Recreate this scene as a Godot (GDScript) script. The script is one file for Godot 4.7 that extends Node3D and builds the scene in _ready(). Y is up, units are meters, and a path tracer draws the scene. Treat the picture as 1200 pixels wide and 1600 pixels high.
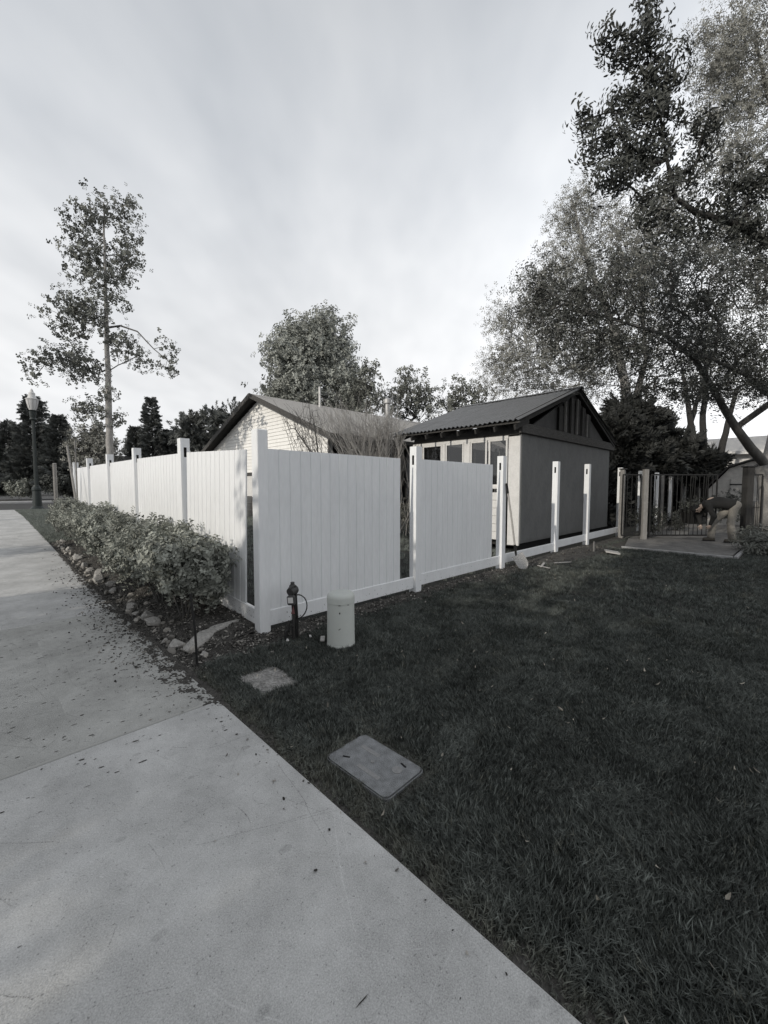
extends Node3D

var used := {}
var rng := RandomNumberGenerator.new()
var mats := {}
var nz := FastNoiseLite.new()

# ---------- naming and tagging ----------
func numbered(called: String) -> String:
	if not used.has(called):
		used[called] = 0
		return called
	used[called] += 1
	return "%s_%03d" % [called, used[called]]

func tag(o: Node, label: String, category := "", group := "", kind := "") -> Node:
	if label != "":
		o.set_meta("label", label)
	if category != "":
		o.set_meta("category", category)
	if group != "":
		o.set_meta("group", group)
	if kind != "":
		o.set_meta("kind", kind)
	return o

func thing(called: String, label: String, category: String, at := Vector3.ZERO, turn := 0.0, group := "") -> Node3D:
	var o := Node3D.new()
	o.name = numbered(called)
	add_child(o)
	o.position = at
	o.rotation.y = turn
	tag(o, label, category, group)
	return o

func obj(called: String, mesh: Mesh, m: Material, parent: Node = self) -> MeshInstance3D:
	var o := MeshInstance3D.new()
	o.name = numbered(called) if parent == self else called
	o.mesh = mesh
	o.material_override = m
	parent.add_child(o, true)
	return o

func struct(called: String, mesh: Mesh, m: Material) -> MeshInstance3D:
	var o := obj(called, mesh, m)
	o.set_meta("kind", "structure")
	return o

func scatter(called: String, mesh: Mesh, m: Material, xf: Array, cols: Array, parent: Node = self) -> MultiMeshInstance3D:
	var mm := MultiMesh.new()
	mm.transform_format = MultiMesh.TRANSFORM_3D
	mm.use_colors = true
	mm.mesh = mesh
	mm.instance_count = xf.size()
	for i in xf.size():
		mm.set_instance_transform(i, xf[i])
		mm.set_instance_color(i, cols[i])
	var o := MultiMeshInstance3D.new()
	o.name = numbered(called) if parent == self else called
	o.multimesh = mm
	o.material_override = m
	parent.add_child(o, true)
	o.set_meta("kind", "stuff")
	return o

# ---------- shapes ----------
func mb() -> SurfaceTool:
	var st := SurfaceTool.new()
	st.begin(Mesh.PRIMITIVE_TRIANGLES)
	return st

func tri(st: SurfaceTool, a: Vector3, b: Vector3, c: Vector3, n: Vector3) -> void:
	var k := (b - a).cross(c - a)
	if k.dot(n) > 0.0:
		var t := b
		b = c
		c = t
		k = -k
	var nn := -k.normalized()
	st.set_normal(nn)
	st.add_vertex(a)
	st.set_normal(nn)
	st.add_vertex(b)
	st.set_normal(nn)
	st.add_vertex(c)

func quad(st: SurfaceTool, a: Vector3, b: Vector3, c: Vector3, d: Vector3, n: Vector3) -> void:
	tri(st, a, b, c, n)
	tri(st, a, c, d, n)

func stri(st: SurfaceTool, p: Array, n: Array) -> void:
	# smooth triangle: order fixed from the mean normal
	var k: Vector3 = (p[1] - p[0]).cross(p[2] - p[0])
	var m: Vector3 = n[0] + n[1] + n[2]
	var o := [0, 1, 2] if k.dot(m) <= 0.0 else [0, 2, 1]
	for i in o:
		st.set_normal(n[i])
		st.add_vertex(p[i])

func box(st: SurfaceTool, c: Vector3, s: Vector3, bev := 0.0, bs := Basis.IDENTITY) -> void:
	var h := s * 0.5
	var b: float = minf(bev, minf(h.x, minf(h.y, h.z)) * 0.9)
	for ax in 3:
		var u := (ax + 1) % 3
		var v := (ax + 2) % 3
		for sg in [-1.0, 1.0]:
			var p := []
			for q in [[-1, -1], [1, -1], [1, 1], [-1, 1]]:
				var w := Vector3.ZERO
				w[ax] = sg * h[ax]
				w[u] = q[0] * (h[u] - b)
				w[v] = q[1] * (h[v] - b)
				p.append(c + bs * w)
			var n := Vector3.ZERO
			n[ax] = sg
			quad(st, p[0], p[1], p[2], p[3], bs * n)
	if b <= 0.0:
		return
	for ax in 3:
		var u := (ax + 1) % 3
		var v := (ax + 2) % 3
		for su in [-1.0, 1.0]:
			for sv in [-1.0, 1.0]:
				var p := []
				for q in [[0, -1], [0, 1], [1, 1], [1, -1]]:
					var w := Vector3.ZERO
					w[ax] = q[1] * (h[ax] - b)
					w[u] = su * (h[u] if q[0] == 0 else h[u] - b)
					w[v] = sv * (h[v] - b if q[0] == 0 else h[v])
					p.append(c + bs * w)
				var n := Vector3.ZERO
				n[u] = su
				n[v] = sv
				quad(st, p[0], p[1], p[2], p[3], bs * n)
	for sx in [-1.0, 1.0]:
		for sy in [-1.0, 1.0]:
			for sz in [-1.0, 1.0]:
				var e := Vector3(sx, sy, sz)
				var i := h - Vector3(b, b, b)
				tri(st, c + bs * (e * Vector3(h.x, i.y, i.z)), c + bs * (e * Vector3(i.x, h.y, i.z)), c + bs * (e * Vector3(i.x, i.y, h.z)), bs * e)

func boxm(c: Vector3, s: Vector3, bev := 0.0, bs := Basis.IDENTITY) -> ArrayMesh:
	var st := mb()
	box(st, c, s, bev, bs)
	return st.commit()

func beam(st: SurfaceTool, a: Vector3, b: Vector3, w: float, h: float, bev := 0.004, up := Vector3.UP) -> void:
	# a rectangular bar from a to b; h along the up side
	var d := (b - a).normalized()
	var s := d.cross(up).normalized()
	var u := s.cross(d).normalized()
	box(st, (a + b) * 0.5, Vector3(a.distance_to(b), h, w), bev, Basis(d, u, s))

func tube(st: SurfaceTool, pts: Array, rad: Array, sides := 6, cap := true) -> void:
	var n := pts.size()
	if n < 2:
		return
	var d: Vector3 = (pts[1] - pts[0]).normalized()
	var s: Vector3 = d.cross(Vector3.UP if absf(d.y) < 0.9 else Vector3.RIGHT).normalized()
	var prev_p := []
	var prev_n := []
	for i in n:
		var dd: Vector3 = (pts[mini(i + 1, n - 1)] - pts[maxi(i - 1, 0)]).normalized()
		if dd.length_squared() < 0.5:
			dd = d
		d = dd
		s = (s - d * s.dot(d)).normalized()
		var u: Vector3 = d.cross(s)
		var ring := []
		var nor := []
		for k in sides:
			var a := TAU * k / sides
			var e: Vector3 = s * cos(a) + u * sin(a)
			ring.append(pts[i] + e * rad[i])
			nor.append(e)
		if i > 0:
			for k in sides:
				var j := (k + 1) % sides
				stri(st, [prev_p[k], prev_p[j], ring[j]], [prev_n[k], prev_n[j], nor[j]])
				stri(st, [prev_p[k], ring[j], ring[k]], [prev_n[k], nor[j], nor[k]])
		if cap and (i == 0 or i == n - 1):
			var o: Vector3 = -d if i == 0 else d
			for k in range(1, sides - 1):
				tri(st, ring[0], ring[k], ring[k + 1], o)
		prev_p = ring
		prev_n = nor

func bar(a: Vector3, b: Vector3, r: float, sides := 8) -> ArrayMesh:
	var st := mb()
	tube(st, [a, b], [r, r], sides)
	return st.commit()

func lathe(st: SurfaceTool, prof: Array, sides := 24, c := Vector3.ZERO) -> void:
	# prof: Vector2(radius, height) from the bottom up; flat facets up, smooth round
	for i in range(prof.size() - 1):
		var p: Vector2 = prof[i]
		var q: Vector2 = prof[i + 1]
		var t := q - p
		var sl := Vector2(t.y, -t.x).normalized()
		for k in sides:
			var a := TAU * k / sides
			var b := TAU * (k + 1) / sides
			var ea := Vector3(cos(a), 0, sin(a))
			var eb := Vector3(cos(b), 0, sin(b))
			var na := ea * sl.x + Vector3.UP * sl.y
			var nb := eb * sl.x + Vector3.UP * sl.y
			var p0 := c + ea * p.x + Vector3.UP * p.y
			var p1 := c + eb * p.x + Vector3.UP * p.y
			var q0 := c + ea * q.x + Vector3.UP * q.y
			var q1 := c + eb * q.x + Vector3.UP * q.y
			if p.x > 0.0001:
				stri(st, [p0, p1, q1], [na, nb, nb])
			if q.x > 0.0001:
				stri(st, [p0, q1, q0], [na, nb, na])

func prism(st: SurfaceTool, poly: Array, y0: float, y1: float) -> void:
	# poly: Vector2(x, z), convex
	var c := Vector2.ZERO
	for p in poly:
		c += p
	c /= poly.size()
	for i in poly.size():
		var a: Vector2 = poly[i]
		var b: Vector2 = poly[(i + 1) % poly.size()]
		var m := (a + b) * 0.5 - c
		quad(st, Vector3(a.x, y0, a.y), Vector3(b.x, y0, b.y), Vector3(b.x, y1, b.y), Vector3(a.x, y1, a.y), Vector3(m.x, 0, m.y))
		tri(st, Vector3(c.x, y1, c.y), Vector3(a.x, y1, a.y), Vector3(b.x, y1, b.y), Vector3.UP)

func slab_poly(st: SurfaceTool, poly: Array, thick: Vector3) -> void:
	# a flat 3D polygon (convex) pushed along thick
	var n := thick.normalized()
	var c := Vector3.ZERO
	for p in poly:
		c += p
	c /= poly.size()
	for i in poly.size():
		var a: Vector3 = poly[i]
		var b: Vector3 = poly[(i + 1) % poly.size()]
		tri(st, c, a, b, -n)
		tri(st, c + thick, a + thick, b + thick, n)
		quad(st, a, b, b + thick, a + thick, (a + b) * 0.5 - c)

func sheet(x0: float, x1: float, z0: float, z1: float, nx: int, nzz: int, h: Callable) -> ArrayMesh:
	var st := mb()
	var P := []
	for j in nzz + 1:
		for i in nx + 1:
			var x := lerpf(x0, x1, float(i) / nx)
			var z := lerpf(z0, z1, float(j) / nzz)
			P.append(Vector3(x, h.call(x, z), z))
	var N := []
	for j in nzz + 1:
		for i in nx + 1:
			var l: Vector3 = P[j * (nx + 1) + maxi(i - 1, 0)]
			var r: Vector3 = P[j * (nx + 1) + mini(i + 1, nx)]
			var f: Vector3 = P[maxi(j - 1, 0) * (nx + 1) + i]
			var b: Vector3 = P[mini(j + 1, nzz) * (nx + 1) + i]
			N.append((b - f).cross(r - l).normalized())
	for j in nzz:
		for i in nx:
			var a := j * (nx + 1) + i
			var q := [a, a + 1, a + nx + 2, a + nx + 1]
			stri(st, [P[q[0]], P[q[1]], P[q[2]]], [N[q[0]], N[q[1]], N[q[2]]])
			stri(st, [P[q[0]], P[q[2]], P[q[3]]], [N[q[0]], N[q[2]], N[q[3]]])
	return st.commit()

func yg(z: float) -> float:
	return 0.5 * smoothstep(-1.0, -20.0, z)

# ---------- materials ----------
func lin(v: float, tint := Color(1, 1, 1)) -> Color:
	return Color(v * tint.r, v * tint.g, v * tint.b).linear_to_srgb()

func noise_image(sd: int, freq: float, oct: int, size: int) -> Image:
	var n := FastNoiseLite.new()
	n.seed = sd
	n.noise_type = FastNoiseLite.TYPE_SIMPLEX_SMOOTH
	n.frequency = freq
	n.fractal_octaves = oct
	return n.get_seamless_image(size, size)

func mat(called: String, lo: float, hi: float, rough: float, o := {}) -> StandardMaterial3D:
	# a triplanar material whose base colour wanders between two linear values on a coarse and a fine noise
	if mats.has(called):
		return mats[called]
	var m := StandardMaterial3D.new()
	m.resource_name = called
	m.roughness = rough
	m.metallic_specular = o.get("spec", 0.4)
	m.metallic = o.get("metal", 0.0)
	var tint: Color = o.get("tint", Color(1, 1, 1))
	var tint2: Color = o.get("tint2", tint)
	if o.get("plain", false):
		m.albedo_color = lin((lo + hi) * 0.5, tint)
		if o.get("vc", false):
			m.vertex_color_use_as_albedo = true
	else:
		var size: int = o.get("px", 256)
		var sd: int = called.hash() % 10000
		var a := noise_image(sd, o.get("f1", 0.012), 4, size).get_data()
		var fine := noise_image(sd + 7, o.get("f2", 0.12), 3, size)
		var b := fine.get_data()
		var mixv: float = o.get("mix", 0.5)
		var con: float = o.get("con", 1.5)
		var lut := PackedByteArray()
		lut.resize(768)
		for i in 256:
			var t := float(i) / 255.0
			var c := lin(lerpf(lo, hi, t), tint.lerp(tint2, t))
			lut[i * 3] = clampi(int(c.r * 255), 0, 255)
			lut[i * 3 + 1] = clampi(int(c.g * 255), 0, 255)
			lut[i * 3 + 2] = clampi(int(c.b * 255), 0, 255)
		var d := PackedByteArray()
		d.resize(size * size * 3)
		for i in size * size:
			var t := clampi(int((lerpf(a[i], b[i], mixv) - 127.5) * con + 127.5), 0, 255) * 3
			d[i * 3] = lut[t]
			d[i * 3 + 1] = lut[t + 1]
			d[i * 3 + 2] = lut[t + 2]
		m.albedo_texture = ImageTexture.create_from_image(Image.create_from_data(size, size, false, Image.FORMAT_RGB8, d))
		m.uv1_triplanar = true
		m.uv1_world_triplanar = o.get("world", true)
		m.uv1_scale = o.get("uv", Vector3.ONE)
		if o.get("bump", 0.0) > 0.0:
			fine.convert(Image.FORMAT_RGBA8)
			fine.bump_map_to_normal_map(o.get("bump", 0.0))
			m.normal_enabled = true
			m.normal_texture = ImageTexture.create_from_image(fine)
	mats[called] = m
	return m

func leafmat(called: String, tint: Color, back := 0.35, rough := 0.55) -> StandardMaterial3D:
	var m := StandardMaterial3D.new()
	m.resource_name = called
	m.albedo_color = tint
	m.vertex_color_use_as_albedo = true
	m.roughness = rough
	m.metallic_specular = 0.35
	m.cull_mode = BaseMaterial3D.CULL_DISABLED
	if back > 0.0:
		m.backlight_enabled = true
		m.backlight = Color(back, back, back)
	mats[called] = m
	return m

# ---------- plants ----------
func leaf(st: SurfaceTool, a: Vector3, d: Vector3, side: Vector3, l: float, w: float, fold := 0.25, curl := 0.15) -> void:
	# a pointed leaf of six faces folded along its rib
	var n := side.cross(d).normalized()
	var b := a + d * l * 0.38 - n * l * curl * 0.2
	var e := a + d * l - n * l * curl
	var c := a + d * l * 0.72 - n * l * curl * 0.55
	for s in [-1.0, 1.0]:
		var p: Vector3 = b + side * s * w * 0.5 + n * w * fold
		var q: Vector3 = c + side * s * w * 0.36 + n * w * fold * 0.7
		tri(st, a, b, p, n)
		quad(st, b, c, q, p, n)
		tri(st, c, e, q, n)

func sprig(sd: int, count: int, l: float, w: float, reach: float, droop := 0.3, spread := 1.0) -> ArrayMesh:
	# a short shoot along +Y with leaves round it
	rng.seed = sd
	var st := mb()
	for i in count:
		var t := (i + 0.6) / count
		var a := i * 2.4 + rng.randf_range(-0.5, 0.5)
		var o := Vector3(cos(a), 0, sin(a))
		var d := (o * spread + Vector3.UP * rng.randf_range(0.1, 0.9) - Vector3.UP * droop).normalized()
		var s := d.cross(Vector3.UP).normalized()
		s = (s + d.cross(s) * rng.randf_range(-0.7, 0.7)).normalized()
		var k := rng.randf_range(0.7, 1.15)
		leaf(st, Vector3.UP * reach * t + o * reach * 0.05, d, s, l * k, w * k, rng.randf_range(0.1, 0.3), rng.randf_range(0.05, 0.3))
	return st.commit()

func spray(sd: int, l: float) -> ArrayMesh:
	# a conifer shoot along +Y: side shoots set with flat needles
	rng.seed = sd
	var st := mb()
	for k in 9:
		var t := k / 8.0
		for s in [-1.0, 1.0]:
			var a := Vector3(0, l * t * 0.8, 0)
			var len := l * 0.5 * (1.0 - t * 0.65) * rng.randf_range(0.7, 1.2)
			var d := Vector3(s * 0.8, 0.55, rng.randf_range(-0.45, 0.45)).normalized()
			leaf(st, a, d, d.cross(Vector3(0, 0, 1)).normalized(), len, l * 0.11, 0.2, 0.2)
	for k in 5:
		var d := Vector3(rng.randf_range(-0.4, 0.4), 1, rng.randf_range(-0.4, 0.4)).normalized()
		leaf(st, Vector3(0, l * 0.5, 0), d, d.cross(Vector3(0, 0, 1)).normalized(), l * 0.55, l * 0.1)
	return st.commit()

func basis_to(d: Vector3, roll: float, k: float) -> Basis:
	var y := d.normalized()
	var x := y.cross(Vector3(0.31, 0.2, 0.93)).normalized()
	return (Basis(x, y, x.cross(y)) * Basis(Vector3.UP, roll)).scaled(Vector3(k, k, k))

func grow(o: Node3D, stems: Array, clumps: Array, p := {}) -> void:
	# limbs reach from the stems to points in the clumps; twigs end in leafy shoots. Stems and clumps are in the world.
	rng.seed = p.get("seed", 1)
	var base := o.position
	var P := []
	var par := PackedInt32Array()
	var plen := PackedFloat32Array()
	var own := PackedFloat32Array()
	var main := PackedInt32Array()
	for s in stems:
		var pts: Array = s[0]
		var from := -1
		if s.size() > 3:
			var nd := 1e9
			for i in P.size():
				var q: float = P[i].distance_squared_to(pts[0] - base)
				if q < nd:
					nd = q
					from = i
		var first := true
		for i in range(pts.size() - 1):
			var n := maxi(2, int(pts[i].distance_to(pts[i + 1]) / p.get("seg", 0.4)))
			for k in n + (1 if i == pts.size() - 2 else 0):
				var t := float(k) / n
				var u := (i + t) / (pts.size() - 1)
				var w: Vector3 = pts[i].lerp(pts[i + 1], t) - base
				if not first and k > 0:
					w += Vector3(rng.randf_range(-1, 1), 0, rng.randf_range(-1, 1)) * s[1] * 0.12
				var id := P.size()
				P.append(w)
				par.append(from if first else id - 1)
				own.append(lerpf(s[1], s[2], pow(u, 0.8)))
				main.append(1 if s[0] == stems[0][0] or p.get("all_stems", false) else 0)
				var pi: int = par[id]
				plen.append(0.0 if pi < 0 else plen[pi] + w.distance_to(P[pi]))
				first = false
	var T := []
	for c in clumps:
		var centre: Vector3 = c[0] - base
		for k in c[2]:
			var v := Vector3(rng.randfn(), rng.randfn(), rng.randfn()).normalized() * pow(rng.randf(), 0.45)
			var q: Vector3 = centre + v * c[1]
			var near := 1e9
			for i in P.size():
				near = minf(near, q.distance_squared_to(P[i]))
			T.append([near, q])
	T.sort_custom(func(a, b): return a[0] < b[0])
	var bf: float = p.get("bf", 0.25)
	var lowest: float = p.get("lowest", 0.0)
	var tips := []
	var seg: float = p.get("twig_seg", 0.35)
	var arch: float = p.get("arch", 0.08)
	for t in T:
		var q: Vector3 = t[1]
		var best := 0
		var cost := 1e9
		for i in P.size():
			var c: float = q.distance_to(P[i]) + bf * plen[i]
			if P[i].y < lowest:
				c += 3.0
			if c < cost:
				cost = c
				best = i
		var a: Vector3 = P[best]
		var L := a.distance_to(q)
		if L < 0.02:
			continue
		var n := clampi(int(L / seg), 2, 9)
		var side := Vector3(rng.randfn(), rng.randfn() * 0.5, rng.randfn()) * L * 0.07
		var pr := best
		for k in range(1, n + 1):
			var u := float(k) / n
			var w := a.lerp(q, u) + side * sin(u * PI) + Vector3.UP * sin(u * PI) * L * arch + Vector3(rng.randfn(), rng.randfn(), rng.randfn()) * L * 0.02
			P.append(w)
			par.append(pr)
			own.append(0.0)
			main.append(0)
			plen.append(plen[pr] + w.distance_to(P[pr]))
			pr = P.size() - 1
		tips.append(pr)
	var tip: float = p.get("tip", 0.004)
	var e: float = p.get("e", 2.3)
	var area := PackedFloat32Array()
	area.resize(P.size())
	var big := PackedInt32Array()
	big.resize(P.size())
	big.fill(-1)
	var rad := PackedFloat32Array()
	rad.resize(P.size())
	for i in range(P.size() - 1, -1, -1):
		var r: float = maxf(tip, pow(area[i], 1.0 / e))
		if own[i] > 0.0:
			r = own[i]
		rad[i] = r
		if par[i] >= 0:
			area[par[i]] += pow(r, e)
			if big[par[i]] < 0 or rad[big[par[i]]] < r:
				big[par[i]] = i
	var trunk := mb()
	var limbs := mb()
	for i in P.size():
		if par[i] >= 0 and big[par[i]] == i:
			continue
		var pts := []
		var rr := []
		if par[i] >= 0:
			pts.append(P[par[i]])
			rr.append(minf(rad[par[i]] * 0.8, rad[i] * 1.15))
		var j: int = i
		while j >= 0:
			pts.append(P[j])
			rr.append(rad[j])
			j = big[j]
		var sides := 3 if rad[i] < 0.014 else (5 if rad[i] < 0.05 else 9)
		tube(trunk if main[i] == 1 else limbs, pts, rr, sides, false)
	obj(p.get("trunk_name", "trunk"), trunk.commit(), p.bark, o)
	if tips.size() > 0:
		obj(p.get("limb_name", "branches"), limbs.commit(), p.get("twig_bark", p.bark), o)
	if not p.has("leaf"):
		return
	var xf := []
	var cols := []
	var per: int = p.get("per", 6)
	var reach: float = p.get("reach", 0.2)
	var dr: float = p.get("droop", 0.0)
	var tone: Array = p.get("tone", [0.7, 1.3])
	for i in tips:
		var q: Vector3 = P[i]
		var d: Vector3 = (q - P[par[i]]).normalized()
		var cl := rng.randf_range(0.85, 1.15)
		for k in per:
			var back: int = i
			if k % 3 == 2:
				back = par[i]
			var off := Vector3(rng.randfn(), rng.randfn(), rng.randfn()) * reach * 0.5
			var dd := (d * 0.6 + off.normalized() + Vector3.DOWN * dr).normalized()
			xf.append(Transform3D(basis_to(dd, rng.randf() * TAU, rng.randf_range(0.7, 1.25)), P[back] + off))
			var g := cl * rng.randf_range(tone[0], tone[1])
			cols.append(Color(g, g, g))
	scatter(p.get("crown_name", "crown"), p.leaf, p.leafmat, xf, cols, o)

func conifer(called: String, label: String, at: Vector3, h: float, r: float, sd: int, lowest := 0.08, group := "") -> void:
	var o := thing(called, label, "tree", at, 0.0, group)
	rng.seed = sd
	var st := mb()
	tube(st, [Vector3.ZERO, Vector3(0.05, h * 0.5, 0), Vector3(0, h * 0.98, 0)], [h * 0.02, h * 0.012, 0.02], 7)
	obj("trunk", st.commit(), mats.bark_dark, o)
	var br := mb()
	var xf := []
	var cols := []
	var y := h * lowest
	var warp := FastNoiseLite.new()
	warp.seed = sd
	warp.frequency = 0.35
	while y < h * 0.97:
		var t := y / h
		var rr := r * pow(1.0 - t, 0.8) * 1.05 + 0.12
		var n := 5 + rng.randi() % 3
		for k in n:
			var a := TAU * k / n + rng.randf_range(-0.4, 0.4) + y * 1.7
			var out := Vector3(cos(a), 0, sin(a))
			var L := rr * (0.85 + 0.55 * warp.get_noise_3d(out.x * 3, y, out.z * 3)) * rng.randf_range(0.8, 1.12)
			var rise := lerpf(-0.25, 0.55, t)
			var pts := []
			for q in 4:
				var u := q / 3.0
				pts.append(Vector3(0, y, 0) + out * L * u + Vector3.UP * L * (rise * u + 0.18 * u * u * u))
			tube(br, pts, [0.045, 0.03, 0.02, 0.008], 3, false)
			var m := int(5 + L * 9)
			for q in m:
				var u := pow(rng.randf(), 0.6)
				var w := Vector3(0, y, 0) + out * L * u + Vector3.UP * L * (rise * u + 0.18 * u * u * u)
				var side := out.cross(Vector3.UP) * rng.randf_range(-1, 1)
				var d := (out * 0.8 + side * 0.9 + Vector3.UP * rng.randf_range(-0.35, 0.45)).normalized()
				xf.append(Transform3D(basis_to(d, rng.randf() * TAU, rng.randf_range(0.7, 1.2) * (0.6 + 0.4 * (1.0 - t))), w + side * L * 0.12))
				var g := rng.randf_range(0.6, 1.4)
				cols.append(Color(g, g, g))
		y += h * rng.randf_range(0.028, 0.042)
	obj("branches", br.commit(), mats.bark_dark, o)
	scatter("crown", mats_mesh.spray, mats.needle, xf, cols, o)

var mats_mesh := {}

# ---------- a body from joints: surface nets over smoothly joined tapered capsules ----------
func nets(st: SurfaceTool, bones: Array, cell: float, k := 0.03) -> void:
	var lo := Vector3(1e9, 1e9, 1e9)
	var hi := -lo
	for b in bones:
		var r: float = maxf(b[2], b[3]) + cell * 3
		for e in [b[0], b[1]]:
			lo = lo.min(e - Vector3(r, r, r))
			hi = hi.max(e + Vector3(r, r, r))
	var nx := int((hi.x - lo.x) / cell) + 2
	var ny := int((hi.y - lo.y) / cell) + 2
	var nzz := int((hi.z - lo.z) / cell) + 2
	var F := PackedFloat32Array()
	F.resize(nx * ny * nzz)
	F.fill(1.0)
	for b in bones:
		var A: Vector3 = b[0]
		var B: Vector3 = b[1]
		var rm: float = maxf(b[2], b[3]) + cell * 2.5 + k
		var l := ((A.min(B) - Vector3(rm, rm, rm) - lo) / cell).floor()
		var h := ((A.max(B) + Vector3(rm, rm, rm) - lo) / cell).ceil()
		var ab := B - A
		var ll := maxf(ab.length_squared(), 1e-9)
		for z in range(maxi(0, int(l.z)), mini(nzz, int(h.z) + 1)):
			for y in range(maxi(0, int(l.y)), mini(ny, int(h.y) + 1)):
				for x in range(maxi(0, int(l.x)), mini(nx, int(h.x) + 1)):
					var q := lo + Vector3(x, y, z) * cell
					var t := clampf((q - A).dot(ab) / ll, 0, 1)
					var d: float = q.distance_to(A + ab * t) - lerpf(b[2], b[3], t)
					var i := (z * ny + y) * nx + x
					var f := F[i]
					var w := maxf(k - absf(f - d), 0.0) / k
					F[i] = minf(f, d) - w * w * k * 0.25
	var V := {}
	var off := [0, 1, nx, nx + 1, nx * ny, nx * ny + 1, nx * ny + nx, nx * ny + nx + 1]
	for z in nzz - 1:
		for y in ny - 1:
			for x in nx - 1:
				var i := (z * ny + y) * nx + x
				var first := F[i] < 0
				var mixed := false
				for c in range(1, 8):
					if (F[i + off[c]] < 0) != first:
						mixed = true
						break
				if not mixed:
					continue
				var s := Vector3.ZERO
				var n := 0
				for c in 8:
					for ax in 3:
						var bit := 1 << ax
						if c & bit:
							continue
						var f0: float = F[i + off[c]]
						var f1: float = F[i + off[c | bit]]
						if (f0 < 0) != (f1 < 0):
							var q := Vector3(c & 1, (c >> 1) & 1, (c >> 2) & 1)
							q[ax] += f0 / (f0 - f1)
							s += q
							n += 1
				var gr := Vector3(F[i + 1] - F[i] + F[i + off[7]] - F[i + off[6]], F[i + nx] - F[i] + F[i + off[7]] - F[i + off[5]], F[i + off[4]] - F[i] + F[i + off[7]] - F[i + off[3]])
				V[i] = [lo + (Vector3(x, y, z) + s / n) * cell, gr.normalized()]
	var step := [1, nx, nx * ny]
	for i in V:
		for ax in 3:
			if (F[i] < 0) == (F[i + step[ax]] < 0):
				continue
			var u: int = step[(ax + 1) % 3]
			var v: int = step[(ax + 2) % 3]
			if not (V.has(i - u) and V.has(i - v) and V.has(i - u - v)):
				continue
			var q := [V[i], V[i - u], V[i - u - v], V[i - v]]
			stri(st, [q[0][0], q[1][0], q[2][0]], [q[0][1], q[1][1], q[2][1]])
			stri(st, [q[0][0], q[2][0], q[3][0]], [q[0][1], q[2][1], q[3][1]])

func _ready() -> void:
	# ---------- camera, sky, sun, exposure ----------
	var cam := Camera3D.new()
	cam.name = "camera"
	add_child(cam)
	cam.position = Vector3(-2.137, 1.6, 4.030)
	cam.rotation_degrees = Vector3(-3.42, -44.7, 0)
	cam.fov = 102.68
	cam.near = 0.05
	cam.far = 900.0
	var env := Environment.new()
	env.background_mode = Environment.BG_SKY
	env.tonemap_mode = Environment.TONE_MAPPER_LINEAR
	env.tonemap_exposure = 1.0
	env.ssao_enabled = true
	env.ssil_enabled = true
	env.sdfgi_enabled = true
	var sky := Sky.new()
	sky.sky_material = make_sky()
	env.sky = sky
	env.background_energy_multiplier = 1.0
	var we := WorldEnvironment.new()
	we.name = "world_environment"
	we.environment = env
	add_child(we)
	var sun := DirectionalLight3D.new()
	sun.name = "sun"
	sun.light_energy = 0.75
	sun.light_color = Color(1.0, 0.97, 0.92)
	sun.light_angular_distance = 0.5
	sun.shadow_enabled = true
	add_child(sun)
	sun.basis = Basis.looking_at(Vector3(0.926, -0.375, -0.02).normalized())
	materials()
	# ---------- the setting ----------
	ground()
	sidewalk()
	fences()
	shed()
	house()
	far_buildings()
	# ---------- trees and plants ----------
	shade_trees()
	poplar()
	far_trees()
	right_trees()
	hedge()
	dark_hedge()
	bare_shrubs()
	# ---------- things ----------
	lamps()
	garden_stakes()
	gate()
	playhouse()
	person()
	utilities()
	shovel()
	stones()
	scraps()
	# ---------- grass and litter ----------
	grass()
	litter()

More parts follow.
